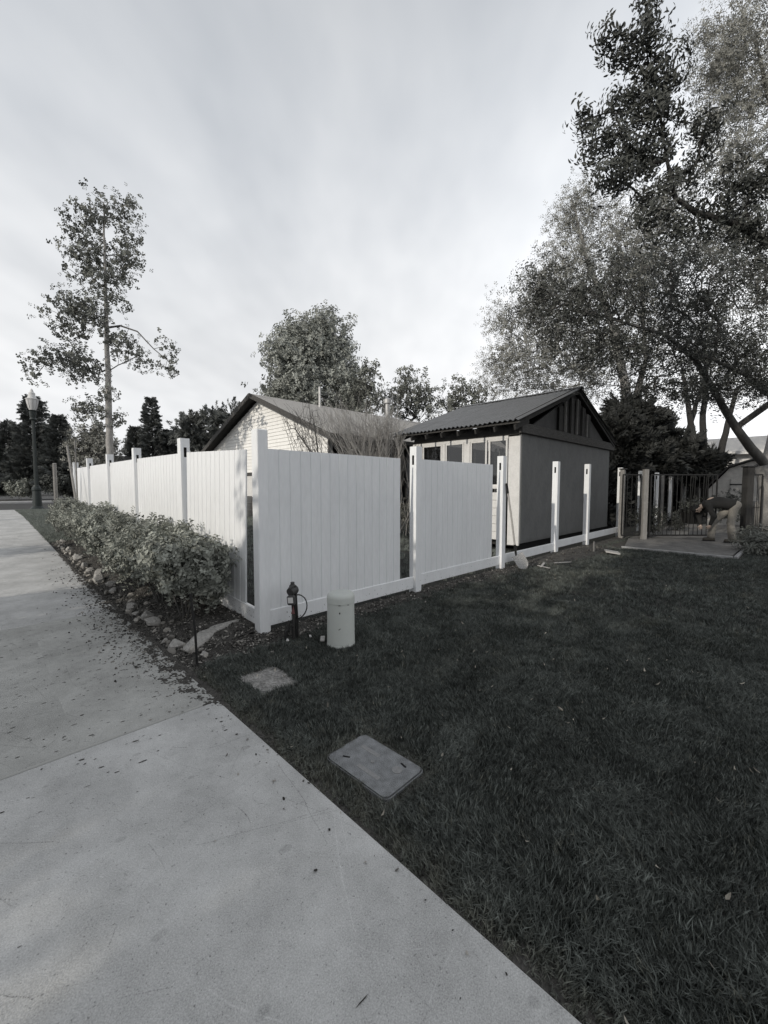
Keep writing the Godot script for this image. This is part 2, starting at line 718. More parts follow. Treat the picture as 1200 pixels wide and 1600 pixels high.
func make_sky() -> PanoramaSkyMaterial:
	var w := 1024
	var h := 512
	var n := FastNoiseLite.new()
	n.seed = 11
	n.noise_type = FastNoiseLite.TYPE_SIMPLEX_SMOOTH
	n.frequency = 0.55
	n.fractal_octaves = 5
	var m := FastNoiseLite.new()
	m.seed = 5
	m.frequency = 0.35
	m.fractal_octaves = 3
	var sun := Vector3(-0.926, 0.375, 0.02).normalized()
	var f := PackedFloat32Array()
	f.resize(w * h * 3)
	for j in h:
		var el := (0.5 - (j + 0.5) / h) * PI
		var ce := cos(el)
		var se := sin(el)
		for i in w:
			var az := ((i + 0.5) / w - 0.5) * TAU
			var d := Vector3(sin(az) * ce, se, -cos(az) * ce)
			var y := maxf(se, 0.0)
			var v := maxf(0.92 - 0.54 * y * y, 0.5)
			var blue := lerpf(0.018, 0.055, smoothstep(0.15, 0.75, y))
			if se > 0.0:
				# thin streaks of high cloud, drawn out along one bearing
				var q := Vector2(d.x, d.z) / (y + 0.22)
				var a := q.x * 0.76 - q.y * 0.65
				var b := q.x * 0.65 + q.y * 0.76
				var wob := m.get_noise_2d(a * 1.1, b * 1.1) * 0.5
				var c := n.get_noise_2d(a * 0.9 + wob, b * 1.5 + wob) * 0.6 + n.get_noise_2d(a * 1.3 + 40.0, b * 6.0 + wob * 2.0) * 0.27 + n.get_noise_2d(a * 2.6 + 7.0, b * 4.2) * 0.3 + n.get_noise_2d(a * 9.0, b * 14.0 + 9.0) * 0.16
				var k := clampf(0.5 + c * 1.1, 0.0, 1.0)
				var fade := smoothstep(0.0, 0.2, y)
				v *= lerpf(1.0, lerpf(0.85, 1.10, k), fade)
				blue *= lerpf(1.0, 1.35 - k * 0.7, fade)
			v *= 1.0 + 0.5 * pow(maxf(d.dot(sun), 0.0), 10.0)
			if se < 0.0:
				v = 0.25
				blue = 0.0
			var o := (j * w + i) * 3
			f[o] = v * (1.0 - blue * 0.7)
			f[o + 1] = v
			f[o + 2] = v * (1.0 + blue)
	var p := PanoramaSkyMaterial.new()
	p.panorama = ImageTexture.create_from_image(Image.create_from_data(w, h, false, Image.FORMAT_RGBF, f.to_byte_array()))
	return p

func materials() -> void:
	var warm := Color(1.03, 1.0, 0.96)
	mat("soil", 0.03, 0.12, 0.95, {"f1": 0.02, "f2": 0.15, "bump": 6.0, "uv": Vector3(0.9, 0.9, 0.9), "tint": Color(1.05, 1.0, 0.93)})
	mat("turf", 0.018, 0.05, 0.95, {"f1": 0.03, "f2": 0.2, "bump": 5.0, "uv": Vector3(0.6, 0.6, 0.6), "tint": Color(0.96, 1.02, 0.95)})
	mat("far_turf", 0.05, 0.14, 0.95, {"f1": 0.015, "f2": 0.2, "bump": 4.0, "uv": Vector3(0.12, 0.12, 0.12)})
	mat("vinyl", 0.78, 0.88, 0.32, {"f1": 0.012, "f2": 0.08, "con": 1.3, "tint": Color(0.985, 1.0, 1.015), "uv": Vector3(1.2, 0.25, 1.2), "spec": 0.5})
	mat("wood_old", 0.14, 0.34, 0.85, {"f1": 0.02, "f2": 0.1, "uv": Vector3(9, 0.8, 9), "bump": 3.0, "tint": warm})
	mat("wood_dark", 0.018, 0.06, 0.85, {"f1": 0.02, "f2": 0.1, "uv": Vector3(7, 0.6, 7), "bump": 3.0, "tint": warm})
	mat("wood_beam", 0.035, 0.11, 0.85, {"f1": 0.02, "f2": 0.1, "uv": Vector3(0.6, 7, 7), "bump": 3.0, "tint": warm})
	mat("wood_pale", 0.28, 0.5, 0.8, {"f1": 0.02, "f2": 0.1, "uv": Vector3(4, 4, 4), "tint": warm})
	mat("shed_paint", 0.12, 0.165, 0.75, {"f1": 0.02, "f2": 0.12, "uv": Vector3(0.5, 0.25, 0.5), "bump": 0.3, "tint": Color(0.98, 1.0, 1.0)})
	mat("white_paint", 0.58, 0.7, 0.6, {"f1": 0.02, "f2": 0.08, "uv": Vector3(0.8, 0.8, 0.8), "tint": Color(1.01, 1, 0.98)})
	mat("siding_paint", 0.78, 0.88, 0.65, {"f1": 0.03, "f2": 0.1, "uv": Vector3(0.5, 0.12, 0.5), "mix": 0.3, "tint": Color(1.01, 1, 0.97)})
	mat("roof_metal", 0.15, 0.23, 0.45, {"f1": 0.02, "f2": 0.1, "uv": Vector3(0.5, 0.5, 0.5), "metal": 0.35, "tint": Color(0.98, 1, 1.03)})
	mat("shingle", 0.44, 0.64, 0.95, {"f1": 0.05, "f2": 0.25, "uv": Vector3(1.4, 1.4, 1.4), "bump": 4.0, "tint": warm})
	mat("asphalt", 0.035, 0.07, 0.9, {"f1": 0.02, "f2": 0.3, "uv": Vector3(0.4, 0.4, 0.4)})
	mat("concrete_plain", 0.3, 0.45, 0.9, {"f1": 0.02, "f2": 0.2, "uv": Vector3(0.5, 0.5, 0.5), "bump": 2.0})
	mat("slab_dark", 0.12, 0.24, 0.9, {"f1": 0.02, "f2": 0.15, "uv": Vector3(0.5, 0.5, 0.5), "bump": 2.0, "tint": warm})
	mat("slab_edge", 0.25, 0.4, 0.9, {"f1": 0.02, "f2": 0.15, "uv": Vector3(0.8, 0.8, 0.8)})
	mat("patch_concrete", 0.1, 0.4, 0.95, {"f1": 0.02, "f2": 0.08, "uv": Vector3(1.6, 1.6, 1.6), "bump": 4.0, "con": 1.7, "tint": warm})
	mat("stone", 0.2, 0.52, 0.9, {"f1": 0.03, "f2": 0.12, "uv": Vector3(3, 3, 3), "bump": 5.0, "tint": Color(1.03, 1, 0.95)})
	mat("pedestal_plastic", 0.54, 0.6, 0.45, {"f1": 0.02, "f2": 0.2, "con": 1.0, "uv": Vector3(1.5, 1.5, 1.5), "tint": Color(0.98, 1.02, 0.97)})
	mat("lid_plastic", 0.15, 0.29, 0.75, {"con": 1.8, "f1": 0.02, "f2": 0.25, "uv": Vector3(2.2, 2.2, 2.2), "bump": 2.0, "tint": Color(0.97, 1.0, 1.03)})
	mat("iron", 0.012, 0.02, 0.5, {"plain": true})
	mat("black_plastic", 0.01, 0.018, 0.45, {"plain": true})
	mat("dark_void", 0.008, 0.012, 0.9, {"plain": true})
	mat("lamp_green", 0.03, 0.04, 0.45, {"plain": true, "tint": Color(0.85, 1.05, 1.05)})
	mat("lamp_glass", 0.6, 0.62, 0.3, {"plain": true})
	mat("tin", 0.3, 0.45, 0.45, {"f1": 0.02, "f2": 0.1, "uv": Vector3(1, 1, 1), "metal": 0.4})
	mat("steel_worn", 0.06, 0.5, 0.55, {"f1": 0.03, "f2": 0.1, "uv": Vector3(6, 6, 6), "metal": 0.4, "con": 1.8})
	mat("bark_pale", 0.22, 0.42, 0.9, {"f1": 0.03, "f2": 0.1, "uv": Vector3(2, 0.9, 2), "bump": 4.0, "tint": warm})
	mat("bark_mid", 0.06, 0.15, 0.9, {"f1": 0.03, "f2": 0.1, "uv": Vector3(3, 0.8, 3), "bump": 5.0, "tint": warm})
	mat("bark_dark", 0.02, 0.055, 0.9, {"f1": 0.03, "f2": 0.1, "uv": Vector3(3, 0.8, 3), "bump": 5.0, "tint": warm})
	mat("twig_pale", 0.26, 0.44, 0.9, {"f1": 0.03, "f2": 0.1, "uv": Vector3(3, 3, 3), "tint": warm})
	mat("sweater", 0.014, 0.028, 0.95, {"f1": 0.05, "f2": 0.2, "uv": Vector3(5, 5, 5)})
	mat("trouser", 0.16, 0.28, 0.95, {"f1": 0.04, "f2": 0.1, "uv": Vector3(3, 3, 3), "tint": Color(1.06, 1, 0.9)})
	mat("leather", 0.05, 0.1, 0.7, {"f1": 0.05, "f2": 0.2, "uv": Vector3(6, 6, 6), "tint": Color(1.1, 1, 0.85)})
	mat("skin", 0.3, 0.34, 0.6, {"plain": true, "tint": Color(1.2, 0.95, 0.8)})
	mat("hair", 0.01, 0.014, 0.8, {"plain": true})
	var glass := StandardMaterial3D.new()
	glass.albedo_color = Color(0.04, 0.045, 0.05, 0.6)
	glass.transparency = BaseMaterial3D.TRANSPARENCY_ALPHA
	glass.roughness = 0.03
	glass.metallic_specular = 0.7
	mats["glass"] = glass
	leafmat("leaf_dark", lin(0.075, Color(0.97, 1.03, 0.95)), 0.3)
	leafmat("leaf_mid", lin(0.19, Color(0.99, 1.03, 0.93)), 0.35)
	leafmat("leaf_pale", lin(0.25, Color(1.02, 1.02, 0.93)), 0.4)
	leafmat("leaf_light", lin(0.32, Color(0.99, 1.03, 0.95)), 0.4)
	leafmat("leaf_hedge", lin(0.27, Color(0.99, 1.03, 0.92)), 0.35)
	leafmat("needle_deep", lin(0.038, Color(0.97, 1.02, 0.98)), 0.12)
	leafmat("needle", lin(0.12, Color(0.96, 1.02, 0.98)), 0.15)
	leafmat("blade", lin(0.1, Color(0.94, 1.03, 0.94)), 0.3, 0.6)
	leafmat("chip", lin(0.1, Color(1.05, 1, 0.92)), 0.0, 0.9)
	mats_mesh.broad = sprig(1, 6, 0.085, 0.031, 0.14, 0.6)
	mats_mesh.slim = sprig(8, 6, 0.085, 0.032, 0.16, 0.5)
	mats_mesh.round = sprig(2, 6, 0.075, 0.075, 0.13, 0.35)
	mats_mesh.small = sprig(3, 8, 0.05, 0.022, 0.13, 0.1)
	mats_mesh.fine = sprig(4, 8, 0.10, 0.035, 0.24, 0.2)
	mats_mesh.oval = sprig(5, 7, 0.05, 0.034, 0.1, 0.05)
	mats_mesh.far = sprig(6, 8, 0.22, 0.12, 0.38, 0.25)
	mats_mesh.spray = spray(7, 0.75)

# ---------- ground, road, pavement ----------
func bed_height(x: float, z: float) -> float:
	# the planting bed rises from the pavement to the fence
	var k := smoothstep(-0.95, -0.25, x) * smoothstep(0.45, -0.6, z) * smoothstep(-9.6, -8.6, z)
	return 0.13 * k

func ground() -> void:
	var hill := FastNoiseLite.new()
	hill.seed = 3
	hill.frequency = 0.02
	var st := sheet(-300, 320, -420, 120, 90, 90, func(x, z):
		var far := maxf(0.0, Vector2(x - 10, z + 10).length() - 60.0)
		return (yg(z) if z > -60 else 0.5) - 0.14 + far * 0.012 + hill.get_noise_2d(x, z) * minf(far * 0.02, 1.0))
	struct("ground", st, mats.far_turf)
	var bump := FastNoiseLite.new()
	bump.seed = 8
	bump.frequency = 1.1
	bump.fractal_octaves = 4
	# the lawn soil under the grass, with the planting bed, the bare strip under the fence and the dug earth by the shed
	var lawn := sheet(-0.93, 30, 0.0, 14, 240, 110, func(x, z):
		var m := exp(-(pow((x - 8.1) / 1.3, 2) + pow((z - 0.35) / 0.35, 2))) * 0.12
		return -0.012 + bump.get_noise_2d(x * 2, z * 2) * 0.012 + m + bed_height(x, z))
	struct("lawn_soil", lawn, mats.soil)
	var yard := sheet(0.0, 34, -23, 0.0, 80, 60, func(x, z): return yg(z) - 0.012 + bump.get_noise_2d(x, z) * 0.02)
	struct("yard_ground", yard, mats.turf)
	var bed := sheet(-0.96, 0.0, -9.3, 0.0, 50, 280, func(x, z): return yg(z) - 0.004 + bed_height(x, z) + bump.get_noise_2d(x * 3, z * 3) * 0.03 * smoothstep(-0.96, -0.8, x))
	struct("planting_bed", bed, mats.soil)
	var spill := sheet(-1.5, -0.9, -8.5, 1.5, 70, 1000, func(x, z):
		var reach := 0.07 + 0.2 * exp(-pow((z - 0.3) / 0.8, 2)) + 0.1 * exp(-pow((z + 2.5) / 2.4, 2))
		var t: float = (-0.93 - x) / reach
		return yg(z) + 0.024 - 0.02 * t * absf(t) + bump.get_noise_2d(x * 9.0, z * 5.0) * 0.02 + bump.get_noise_2d(x * 34.0 + 9.0, z * 30.0) * 0.02 - 0.002 - 0.03 * smoothstep(0.9, 1.5, z) - 0.03 * smoothstep(-7.0, -8.5, z))
	struct("spilled_soil", spill, mats.soil)
	var verge := sheet(-0.93, 0.02, -22.6, -9.2, 12, 60, func(x, z): return yg(z) - 0.01 + bump.get_noise_2d(x, z) * 0.015)
	struct("verge_ground", verge, mats.far_turf)
	var strip := sheet(-9, -3.2, -22.6, 14, 20, 40, func(x, z): return yg(z) - 0.01)
	struct("parkway_ground", strip, mats.far_turf)
	# street across the end of the path
	var road := sheet(-120, 140, -37.0, -23.0, 20, 4, func(_x, _z): return 0.39)
	struct("road", road, mats.asphalt)
	for z in [-22.8, -37.2]:
		struct("kerb", boxm(Vector3(10, 0.42, z), Vector3(260, 0.2, 0.2), 0.03), mats.concrete_plain)
	struct("far_pavement", boxm(Vector3(10, 0.45, -39.2), Vector3(260, 0.14, 1.9), 0.01), mats.concrete_plain)
	# paved drive through the gate
	var d := thing("driveway", "", "")
	d.set_meta("kind", "structure")
	var dr := mb()
	prism(dr, [Vector2(9.93, 0.86), Vector2(9.9, 3.02), Vector2(21, 3.3), Vector2(21, 0.42), Vector2(12.0, 0.42)], -0.1, 0.05)
	obj("slab", dr.commit(), mats.slab_dark, d)
	var ed := mb()
	beam(ed, Vector3(9.89, 0.005, 0.8), Vector3(9.86, 0.005, 3.06), 0.07, 0.1, 0.012)
	beam(ed, Vector3(9.9, 0.005, 3.1), Vector3(12.3, 0.005, 3.13), 0.07, 0.1, 0.012)
	obj("edging", ed.commit(), mats.slab_edge, d)

func concrete_texture() -> StandardMaterial3D:
	var w := 1024
	var h := 1420
	var mk := func(sd, fr, oc):
		var n := FastNoiseLite.new()
		n.seed = sd
		n.noise_type = FastNoiseLite.TYPE_SIMPLEX_SMOOTH
		n.frequency = fr
		n.fractal_octaves = oc
		return n.get_image(w, h).get_data()
	var big: PackedByteArray = mk.call(21, 0.0035, 4)
	var mid: PackedByteArray = mk.call(22, 0.02, 4)
	var fine: PackedByteArray = mk.call(23, 0.35, 3)
	var pit: PackedByteArray = mk.call(24, 0.11, 2)
	var d := PackedByteArray()
	d.resize(w * h * 3)
	var r := RandomNumberGenerator.new()
	r.seed = 77
	var V := PackedFloat32Array()
	V.resize(w * h)
	for i in w * h:
		var v := 0.47 + (big[i] - 127.0) * 0.0006 + (mid[i] - 127.0) * 0.0003 + (fine[i] - 127.0) * 0.0011 + r.randf_range(-0.06, 0.06)
		if pit[i] < 38:
			v -= 0.17
		elif pit[i] > 222:
			v += 0.08
		V[i] = v
	# scuffs and hairline marks, mostly along the walk
	for k in 420:
		var x := r.randf() * w
		var y := r.randf() * h
		var a := r.randfn(0.0, 0.7) + PI * 0.3
		var len := int(pow(r.randf(), 5.0) * 420) + 8
		var amp := r.randf_range(-0.2, 0.12) * (0.5 if len > 90 else 1.0)
		for s in len:
			a += r.randfn(0.0, 0.012 if len > 90 else 0.04)
			x += cos(a)
			y += sin(a)
			if x < 1 or y < 1 or x >= w - 2 or y >= h - 2:
				break
			if r.randf() < 0.75:
				V[int(y) * w + int(x)] += amp
				V[int(y) * w + int(x) + 1] += amp * (0.5 if len < 90 else 0.9)
				if len >= 90:
					V[(int(y) + 1) * w + int(x)] += amp * 0.9
	# blotches trodden in
	for k in 40:
		var cx := r.randf_range(30, w - 30)
		var cy := r.randf_range(30, h - 30)
		var rad := r.randf_range(4, 15)
		for y in range(int(maxf(0, cy - rad)), int(minf(h, cy + rad))):
			for x in range(int(maxf(0, cx - rad)), int(minf(w, cx + rad))):
				var t := 1.0 - Vector2(x - cx, (y - cy) * 1.6).length() / rad + (mid[y * w + x] - 127.0) * 0.006
				if t > 0.15 and fine[y * w + x] > 118:
					V[y * w + x] -= minf(t, 0.5) * 0.3
	for i in w * h:
		var b := clampi(int(V[i] * V[i] * 0.0 + pow(clampf(V[i], 0.02, 1.0), 0.4545) * 255.0), 0, 255)
		d[i * 3] = b
		d[i * 3 + 1] = b
		d[i * 3 + 2] = clampi(b - 1, 0, 255)
	var m := StandardMaterial3D.new()
	m.resource_name = "pavement_concrete"
	m.albedo_texture = ImageTexture.create_from_image(Image.create_from_data(w, h, false, Image.FORMAT_RGB8, d))
	m.roughness = 0.88
	m.metallic_specular = 0.3
	var n := FastNoiseLite.new()
	n.seed = 30
	n.frequency = 0.4
	n.fractal_octaves = 3
	var nm := n.get_image(512, 710)
	nm.convert(Image.FORMAT_RGBA8)
	nm.bump_map_to_normal_map(2.0)
	m.normal_enabled = true
	m.normal_scale = 0.3
	m.normal_texture = ImageTexture.create_from_image(nm)
	return m

func sidewalk() -> void:
	var m := concrete_texture()
	var darker_tone: StandardMaterial3D = m.duplicate()
	darker_tone.resource_name = "darker_concrete"
	darker_tone.albedo_color = Color(0.925, 0.925, 0.915)  # even tint, slightly darker than the other slabs
	var o := thing("sidewalk", "", "")
	o.set_meta("kind", "structure")
	struct("sidewalk_bedding", sheet(-3.2, -0.94, -22.7, 11, 4, 60, func(_x, z): return yg(z) - 0.035), mats.soil)
	var z := 10.5
	var k := 0
	while z > -22.0:
		var z1 := z
		var z0 := maxf(z - 3.15, -22.6)
		var st := mb()
		var x0 := -3.2
		var x1 := -0.93
		var nx := 6
		var nn := 8
		var bev := 0.009
		var g := 0.006
		for i in nx:
			for j in nn:
				var pts := []
				for q in [[0, 0], [1, 0], [1, 1], [0, 1]]:
					var u := float(i + q[0]) / nx
					var v := float(j + q[1]) / nn
					var px := lerpf(x0 + bev, x1 - bev, u)
					var pz := lerpf(z0 + g + bev, z1 - g - bev, v)
					pts.append([Vector3(px, yg(pz) + 0.02, pz), Vector2(fmod(k * 0.37, 1.0) + u if k % 2 == 0 else 1.0 - u + fmod(k * 0.21, 1.0), v if k % 3 else 1.0 - v)])
				for t in [[0, 1, 2], [0, 2, 3]]:
					for c in t:
						st.set_normal(Vector3.UP)
						st.set_uv(pts[c][1])
						st.add_vertex(pts[c][0])
		# rounded rim and sides
		var loop := [Vector3(x0, 0, z0 + g), Vector3(x1, 0, z0 + g), Vector3(x1, 0, z1 - g), Vector3(x0, 0, z1 - g)]
		var cc := Vector3((x0 + x1) / 2, 0, (z0 + z1) / 2)
		for e in 4:
			var a: Vector3 = loop[e]
			var b: Vector3 = loop[(e + 1) % 4]
			var ia := a + Vector3(signf(cc.x - a.x), 0, signf(cc.z - a.z)) * bev
			var ib := b + Vector3(signf(cc.x - b.x), 0, signf(cc.z - b.z)) * bev
			var out := ((a + b) * 0.5 - cc)
			out.y = 0
			out = Vector3(signf(out.x), 0, 0) if absf(a.x - b.x) < 0.01 else Vector3(0, 0, signf(out.z))
			var A := a + Vector3.UP * (yg(a.z) + 0.02 - bev)
			var B := b + Vector3.UP * (yg(b.z) + 0.02 - bev)
			st.set_uv(Vector2(0.3, 0.3))
			quad(st, A, B, ib + Vector3.UP * (yg(ib.z) + 0.02), ia + Vector3.UP * (yg(ia.z) + 0.02), (out + Vector3.UP).normalized())
			quad(st, A - Vector3.UP * 0.1, B - Vector3.UP * 0.1, B, A, out)
		st.generate_tangents()
		obj("slab", st.commit(), darker_tone if k == 3 else m, o)
		z -= 3.15
		k += 1

# ---------- the vinyl fence ----------
func post_mesh(h: float, w: float, slot: int) -> ArrayMesh:
	# a hollow square post; slot 0 none, 1 a rail hole in the -x face, 2 in the +z face
	var st := mb()
	var b := 0.008
	var y := h / 2 - 0.1
	if slot == 0:
		box(st, Vector3(0, y, 0), Vector3(w, h + 0.2, w), b)
		return st.commit()
	var r := Basis.IDENTITY if slot == 2 else Basis(Vector3.UP, -PI / 2)
	var hw := w / 2
	var t := 0.006
	var y0 := h - 0.27
	var y1 := h - 0.13
	var sw := 0.02
	# the body behind the slotted face, then the face in four pieces round the hole
	box(st, r * Vector3(0, y, -t), Vector3(w, h + 0.2, w - 2 * t) if slot == 2 else Vector3(w - 2 * t, h + 0.2, w), 0.0)
	var F := func(xa, xb, ya, yb):
		var z := hw
		quad(st, r * Vector3(xa, ya, z), r * Vector3(xb, ya, z), r * Vector3(xb, yb, z), r * Vector3(xa, yb, z), r * Vector3(0, 0, 1))
	F.call(-hw, hw, -0.2, y0)
	F.call(-hw, hw, y1, h)
	F.call(-hw, -sw, y0, y1)
	F.call(sw, hw, y0, y1)
	for e in [[-hw, -0.2, -hw, h, -1, 0], [hw, -0.2, hw, h, 1, 0]]:
		quad(st, r * Vector3(e[0], e[1], hw), r * Vector3(e[2], e[3], hw), r * Vector3(e[2], e[3], hw - 2 * t), r * Vector3(e[0], e[1], hw - 2 * t), r * Vector3(e[4], e[5], 0))
	quad(st, r * Vector3(-hw, h, hw), r * Vector3(hw, h, hw), r * Vector3(hw, h, hw - 2 * t), r * Vector3(-hw, h, hw - 2 * t), Vector3.UP)
	return st.commit()

func slot_mesh(h: float, w: float, slot: int) -> ArrayMesh:
	# a near-black plate in the rail hole, painting the shade inside the hollow post
	var c := Vector3(0, h - 0.2, w / 2 - 0.0075)
	var s := Vector3(0.046, 0.146, 0.006)
	if slot == 1:
		return boxm(Vector3(-c.z, c.y, 0), Vector3(s.z, s.y, s.x))
	return boxm(c, s)

func board_mesh(wide: float, h: float) -> ArrayMesh:
	var w := wide - 0.003
	# tongue and groove board: a flat face with a shallow slope down each long edge on both sides
	var st := mb()
	var p := [Vector2(-w / 2, 0.002), Vector2(-w / 2 + 0.009, 0.011), Vector2(w / 2 - 0.003, 0.011), Vector2(w / 2, 0.002), Vector2(w / 2, -0.002), Vector2(w / 2 - 0.009, -0.011), Vector2(-w / 2 + 0.003, -0.011), Vector2(-w / 2, -0.002)]
	for i in 8:
		var a: Vector2 = p[i]
		var b: Vector2 = p[(i + 1) % 8]
		var m := (b - a).orthogonal()
		if m.dot(a + b) < 0.0:
			m = -m
		quad(st, Vector3(a.x, 0, a.y), Vector3(b.x, 0, b.y), Vector3(b.x, h, b.y), Vector3(a.x, h, a.y), Vector3(m.x, 0, m.y))
		tri(st, Vector3(0, h, 0), Vector3(a.x, h, a.y), Vector3(b.x, h, b.y), Vector3.UP)
	return st.commit()

func fence_post(o: Node3D, at: Vector3, h: float, slot: int) -> void:
	var p := obj("post", post_mesh(h, 0.127, slot), mats.vinyl, o)
	p.position = at
	if slot:
		var s := obj("rail_hole_shade", slot_mesh(h, 0.127, slot), mats.dark_void, p)
		s.position = Vector3.ZERO

func fences() -> void:
	var pitch := 0.1397
	var bm := {}
	# the front run, from the corner post to the wooden post by the gate
	var o := thing("vinyl_fence", "white vinyl fence facing the lawn, half built, with bare slotted posts before the grey shed", "fence", Vector3.ZERO, 0.0, "")
	fence_post(o, Vector3(0, 0, 0), 2.21, 0)
	var xs := [2.52, 5.04, 7.56, 9.6, 12.5]
	for i in 5:
		fence_post(o, Vector3(xs[i], [0.0, 0.0, 0.02, 0.04, 0.0][i], 0), [2.205, 2.2, 2.19, 2.19, 2.23][i], 1)
	var rails := [0.0] + xs
	for i in 5:
		var a: float = rails[i] + 0.062
		var b: float = rails[i + 1] - 0.062
		var lift: float = [0.0, 0.02, 0.03, 0.07, 0.08][i]
		var r := obj("bottom_rail", boxm(Vector3.ZERO, Vector3(b - a, 0.175, 0.045), 0.006), mats.vinyl, o)
		r.position = Vector3((a + b) / 2, 0.175 + lift, 0.0)
	for pn in [[0.075, 15, 1.76, 0.255], [2.6, 15, 1.76, 0.265]]:
		var p := Node3D.new()
		p.name = "panel"
		o.add_child(p, true)
		p.position = Vector3(pn[0], pn[3], 0)
		for k in pn[1]:
			var b := obj("board", board(bm, pitch, pn[2]), mats.vinyl, p)
			b.position = Vector3(pitch * (k + 0.5), 0, rng.randf_range(-0.0006, 0.0006))
	# the run along the pavement
	var s := thing("vinyl_fence", "white vinyl fence running behind the hedge along the pavement, lit by the sun", "fence")
	var zs := [-2.25, -4.72, -6.92, -9.25, -11.45]
	var tops := [2.305, 2.335, 2.345, 2.37, 2.36]
	for i in 5:
		fence_post(s, Vector3(0, 0.05, zs[i]), tops[i] - 0.05, 2)
	var ends := [0.0] + zs
	var top := [2.01, 2.1, 2.135, 2.15, 2.165, 2.175]
	for i in 5:
		var a: float = ends[i] - 0.062
		var b: float = ends[i + 1] + 0.062
		var L := a - b
		var tilt: float = atan2(top[i + 1] - top[i], L)
		var p := Node3D.new()
		p.name = "panel"
		s.add_child(p, true)
		p.position = Vector3(0, top[i] - 1.755, a)
		p.basis = Basis(Vector3(1, 0, 0), tilt) * Basis(Vector3.UP, PI / 2)
		var gap := 0.31 if i == 0 else 0.01
		var nb := int((L - gap + 0.05) / pitch)
		for k in nb:
			var bd := obj("board", board(bm, pitch, 1.755), mats.vinyl, p)
			bd.position = Vector3(gap + pitch * (k + 0.5), 0, rng.randf_range(-0.0006, 0.0006))
		var r := obj("bottom_rail", boxm(Vector3(L / 2, -0.08, 0), Vector3(L, 0.175, 0.045), 0.006), mats.vinyl, s)
		r.position = p.position
		r.basis = p.basis
	# bare posts that carry the line on behind the gate, new ones and grey old ones
	var row := [[14.9, 0], [17.3, 0], [19.8, 0], [23.0, 0], [25.7, 0], [30.6, 0], [33.4, 0]]
	var words := ["white vinyl post behind the first gate bars, dark shrub over its foot", "second white vinyl post seen through the gate bars beside the wooden gate post", "tall white vinyl post reaching to the paving, seen mid-gate", "white vinyl post behind the planter hanging on the gate", "brighter white vinyl post just past the planter on the gate", "white vinyl post near the free end of the gate", "last white vinyl post, beside the playhouse wall"]
	for i in row.size():
		var p := thing("fence_post", words[i], "fence post", Vector3(row[i][0], 0, 0), 0.0, "bare vinyl posts behind the gate")
		obj("post", post_mesh(2.2, 0.127, 1), mats.vinyl, p)
		obj("rail_hole_shade", slot_mesh(2.2, 0.127, 1), mats.dark_void, p)
	var oldw := ["weathered wooden post close behind the second white post in the gate view", "weathered wooden post between white posts above the hanging planter", "far weathered wooden post left of the last white posts"]
	for i in 3:
		var p := thing("wooden_post", oldw[i], "fence post", Vector3([18.1, 22.1, 27.0][i], 0, 0.05), 0.0, "old wooden posts behind the gate")
		obj("shaft", boxm(Vector3(0, 1.0, 0), Vector3(0.1, 2.2, 0.1), 0.008), mats.wood_old, p)

func board(cache: Dictionary, w: float, h: float) -> ArrayMesh:
	if not cache.has(h):
		cache[h] = board_mesh(w, h)
	return cache[h]

